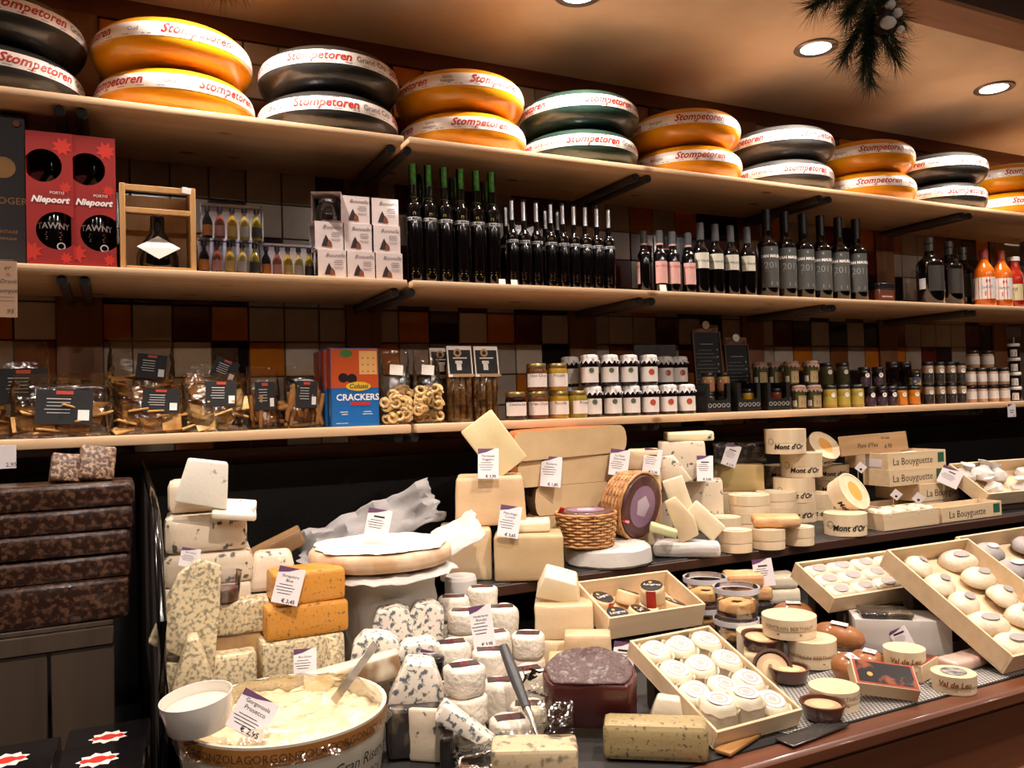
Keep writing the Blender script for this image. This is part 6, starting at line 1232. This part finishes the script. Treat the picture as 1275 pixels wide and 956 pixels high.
P, r, h = round_box('topmost lettered round box wrapped in film', 952, 1016, 781, 826, None, 1.28, 'lettered_round_box', FB, umb, zs=zt_+.0005, hh=.04); 
one('round_cheese_box', 'plain round box supporting the topmost lettered box', 'cheese box', rbxm(r*.9, zt_-DZ-.002), poplar2, (P.x-.03, P.y+.055, DZ+.001))
clay = M('clay_dish', '4c2a20', .3, '5c3426', 12, coat=.6); cden = CM('dish_cheese', 'c8a880', 'b08c64', 20)
dishm = lathe([(0, 0), (.027, 0), (.031, .004), (.036, .024), (.038, .025), (.0375, .027), (.033, .0265), (.030, .017), (0, .016)], 32, 'dish', 40)
def dish(label, loc, rot): t = thing('clay_dish', label, 'dish', loc, rot); ob('dish', dishm, clay, t); ob('cheese', puck(.030, .006, .002, 26), cden, t, (0, 0, .016)); ob('label', puck(.019, .0006, .0002, 24), M('label_sand', 'd0b488', .5), t, (0, 0, .0222)); return t
P, d_, h_ = Cy(997, 1053, 869, 906, z='deck'); dish('brown clay cheese dish on the mesh beside the grater', P+Vector((0, 0, .004)), 0)
P = on_y(984, 862, 1.18); P.z = DZ+.004; dish('brown clay cheese dish lying under the tipped dish', P, 0); q = on_y(977, 838, 1.19); dish('tipped brown clay cheese dish facing out', (q.x-.006, q.y+.03, q.z-.004), (1.05, .12, facing(q)+.1)); q = on_y(946, 830, 1.30); q.z = DZ+.03; dish('brown clay dish half hidden behind the tray rim', q, (.15, 0, 0))
cb('pale wrapped block under the hidden clay dish', 928, 962, 840, 870, wrapc, .06, Y=1.27, zs=DZ+.001, h=.027)
# trays on the lower deck, right side
m, w, d = tray('poplar tray of film-wrapped white cheeses', (1039, 745), (1164, 725), (990, 700), 1.065, .04); e_ = m.to_euler()
for i in range(4):
    for j in range(3):
        q = m @ Vector((((i+.5)/4-.5)*(w-.02), .01+(j+.5)/3*(d-.02), .0035)); t = thing('filmed_cheese', 'film-wrapped white cheese with grey oval label in the poplar tray', 'cheese', q, (e_.x, e_.y, e_.z+rnd.uniform(-.08, .08)), 'film-wrapped cheeses in the poplar tray'); ob('cheese', rbox(w/4*.92, d/3*.93, .036, .012, 3, 2, .002, 30, i+j), CM('filmed_white', 'dccfb8', 'cfc0a4', 14, rough=.25, coat=.9, bump=.5, bs=45), t); ob('label', pyd('label', [(.02*math.cos(a*math.pi/9), .012*math.sin(a*math.pi/9), 0) for a in range(18)], [tuple(range(18))]), M('label_ash', '9a928c', .5), t, (0, 0, .0367))
cb('grey cardboard box under the film-wrapped tray', 1046, 1120, 757, 782, M('card_grey', 'a8a09c', .6), .08, z=DZ+.001, h=.05, name='cardboard_box', cat='box')
oval_ = []
for s in range(3):
    bm = bmesh.new(); bmesh.ops.create_icosphere(bm, subdivisions=3, radius=.5)
    for v in bm.verts: v.co = Vector((v.co.x*.088, v.co.y*.062, (v.co.z if v.co.z > 0 else v.co.z*.35)*.05))
    wob(bm, .003, 40, s); oval_.append(mesh_of(bm, 'oval_cheese', 180))
def ovals(m, w, d, nx, ny, mat, lab_, label, group, lift=.016, jit=.008):
    e = m.to_euler()
    for i in range(nx):
        for j in range(ny):
            q = m @ Vector((((i+.5)/nx-.5)*(w-.016)+rnd.uniform(-jit, jit)*.5, .012+(j+.5)/ny*(d-.024), lift)); t = thing('oval_cheese', label, 'cheese', q, (e.x, e.y, e.z+rnd.uniform(-.6, .6)), group); t.scale = (1.0,)*3; ob('rind', oval_[(i+j) % 3], mat, t); ob('label', pyd('label', [(.018*math.cos(a*math.pi/8), .010*math.sin(a*math.pi/8), .0) for a in range(16)], [tuple(range(16))]), lab_, t, (.004, 0, .0262))
m1, w1_, d1_ = tray('long poplar tray of cream oval cheeses', (1262, 818), (1368, 792), (1104, 684), 1.0, .045); ovals(m1, w1_, d1_, 2, 5, CM('oval_cream', 'dccdb4', 'ccb898', 26, bump=.7, bs=70), M('label_ash', '9a928c'), 'cream oval cheese with grey paper label in the long tray', 'cream oval cheeses in the long tray')
m2, w2_, d2_ = tray('long poplar tray of ash-grey oval cheeses', (1372, 790), (1470, 764), (1190, 668), 1.0, .045); ovals(m2, w2_, d2_, 2, 5, CM('oval_ash', 'a8a09c', '8c8482', 24, rough=.8, bump=.5, bs=60), M('label_pale2', 'c4bcb8', .5), 'ash-grey oval cheese with pale label in the far tray', 'ash-grey oval cheeses in the far tray')
# white barcode box with plastic tray
P, w, h = cb('white cardboard box with barcode labels below the film-wrapped tray', 1070, 1182, 774, 815, M('card_white2', 'c4bcb4', .5, coat=.2), .09, z=DZ+.001, name='cardboard_box', cat='box', rz=.22, bev=.002, amp=0)
one('barcode_label', 'white barcode label on the cardboard box front', 'label', rbox(.05, .0008, .045, .0002, 1), tagw, P+Vector((.035, -.0045, .012)), (0, 0, facing(P)+.22)); zb_top = P.z+h
one('cardboard_flap', 'dark wrapped pieces showing in the open top of the barcode box', 'cheese', rbox(.10, .07, .012, .004, 2, 2, .003, 40, 2), wrap_dk, (P.x, P.y+.045, zb_top+.001), facing(P)+.22)
for k, (cx, cy, a) in enumerate(((1150, 750, .75), (1170, 752, .8))): lean('ash-flecked white log, %s, behind the barcode box' % ('nearer the tray' if k == 0 else 'nearer the oval cheeses'), cx, cy, 1.36+.02*k, 26, 52, .035, -a, CM('log_white', 'd8d0c0', '8a8680', 20, .55, .68), 'cheese_log', bev=.012)
price_tag(1118, 1140, 783, 806, 1.17, ['#.022,.0035'], None, 'white tag standing on the round lettered box', -.5)
VL = [('Val de Leu', .0135, .002, .014, .2, .0004)]; rust = M('ink_rust', '8a5030', .5)
P, r, h = round_box('round box lettered Val de Leu carrying a white tag', 1103, 1150, 800, 836, DZ+.022, None, 'valley_round_box', VL, rust); one('round_cheese_box', 'plain round box under the Val de Leu box', 'cheese box', rbxm(r*1.02, .0205), poplar2, (P.x+.004, P.y+.003, DZ+.001))
round_box('round box lettered Val de Leu standing on the mesh', 1163, 1213, 830, 866, 'deck', None, 'valley_round_box', VL, rust, toplab=M('label_greyprint', 'a8a29a', .5, '5a5650', 60))
blkp = M('box_picture', '1c1412', .35, '8a4a28', 26, lo=.56, hi=.64, coat=.3); ob_red = M('box_border', 'a03a20', .5)
def pic_box(label, cx, cy, Y, L_, W_, H_, rot):
    P = on_y(cx, cy, Y); t = thing('picture_box', label, 'box', P, rot); ob('carton', rbox(L_, W_, H_, .001, 1), poplar, t); b = ob('picture_border', rbox(L_*.96, W_*.94, .0006, 0), ob_red, t, (0, 0, H_+.0001)); ob('picture', rbox(L_*.88, W_*.82, .0006, 0), blkp, b, (0, 0, .0006)); ob('emblem', puck(.005, .0004, .0001, 12), orl, b, (-L_*.25, -.006, .0013)); return t
pic_box('small wooden box with dark picture lid leaning on another', 1098, 868, 1.045, .108, .058, .028, (.5, .12, -.6)).location.z = DZ+.02; pic_box('small wooden box with dark picture lid lying flat', 1142, 862, 1.085, .082, .052, .032, (0, 0, .3)).location.z = DZ+.002
one('wrapped_bar', 'pink paper-wrapped cheese bar on the front ledge', 'cheese', rbox(.17, .05, .022, .008, 3, 2, .002, 30, 1), M('bar_pink', 'c8a898', .35, 'b89484', 14, coat=.8, bump=.3, bscale=50), (on_z(1255, 842, .962).x+.02, 1.075, .960), .05)
P = on_y(1232, 822, 1.15); P.z = DZ+.001; one('ash_ball', 'grey ash-coated round cheese behind the pink bar', 'cheese', puck(.034, .042, .018, 22, .002, 40), ashm, P)
# ================================================================ garlands on the beam
pinen = M('pine_needles', '1e2a1c', .6, '2c3a26', 60); twig = M('twig', '3a2a1c', .8); snow = M('cotton', 'd8d4d0', .9)
def garland(label, P, drops, n, seed):
    t = thing('pine_garland', label, 'garland', P); R = random.Random(seed); bm = bmesh.new()
    for k, dr in enumerate(drops):
        a = Vector(dr[0]); b = Vector(dr[1]); ob('twig', tube([a, (a+b)/2+Vector((.008, 0, 0)), b], [.003, .0025, .001], 6), twig, t)
        for i in range(n):
            s = R.random()**.8; c = a+(b-a)*s; ax = (b-a).normalized(); rd = Vector((R.uniform(-1, 1), R.uniform(-1, 1), R.uniform(-1, 1))).normalized(); dv = (ax*.75+rd*.8).normalized()*R.uniform(.035, .06); sd = dv.cross(rd).normalized()*.0007
            q = [bm.verts.new(c-sd), bm.verts.new(c+sd), bm.verts.new(c+dv)]; bm.faces.new(q)
    o = ob('needles', mesh_of(bm, 'needles'), pinen, t); o['kind'] = 'stuff'
    return t
gy = 1.33; c = on_y(1080, 8, gy)
g_ = garland('pine garland with cones and cotton hanging from the ceiling beam', c, [((0, 0, .05), (-0.120, .01, -0.015)), ((0, 0, .05), (-0.060, -.01, -0.030)), ((0, 0, .05), (0.090, 0, -0.010)), ((0, 0, .05), (0.100, .02, -0.050)), ((0, 0, .04), (0.010, 0, -0.070)), ((0, 0, 0), (-0.015, 0, -0.125)), ((0, 0, -.01), (0.012, .01, -0.140)), ((0, 0, 0), (0.070, 0, -0.090)), ((0, 0, 0), (-0.050, .01, -0.100)), ((0, 0, .06), (-0.100, 0, 0.040)), ((0, 0, .06), (0.060, 0, 0.040))], 520, 5); g_.scale = (1.3, 1.3, 1.25)
for k, (x, z, r) in enumerate(((.0, -.045, .017), (.03, -.04, .015), (.012, -.025, .014))): ob('pine_cone', lathe([(0, -r*1.3)]+[(r*(.5+.5*math.sin(math.pi*q/7))*(1 if q % 2 else .78), -r*1.2+2.4*r*q/7) for q in range(8)]+[(0, r*1.3)], 10, 'pine_cone', 20), M('cone_brown', '2e1a16', .6), g_, (x, -.03, z), (.5, .4*k, 0))
for k, (x, z, r) in enumerate(((-.004, -.052, .014), (.02, -.03, .010), (.028, -.058, .007), (.004, -.018, .01))): ob('cotton_tuft', lathe([(0, -r), (r*.8, -r*.5), (r, 0), (r*.7, r*.6), (0, r)], 10, 'cotton_tuft', 60, r*.2, 90, k), snow, g_, (x, -.045, z))
garland('pine sprig tip hanging down above the black and yellow gouda stacks', on_y(278, -20, gy), [((0, 0, .06), (.0, 0, .0)), ((0, 0, .06), (-.03, 0, .01)), ((0, 0, .06), (.02, 0, .012))], 260, 8)
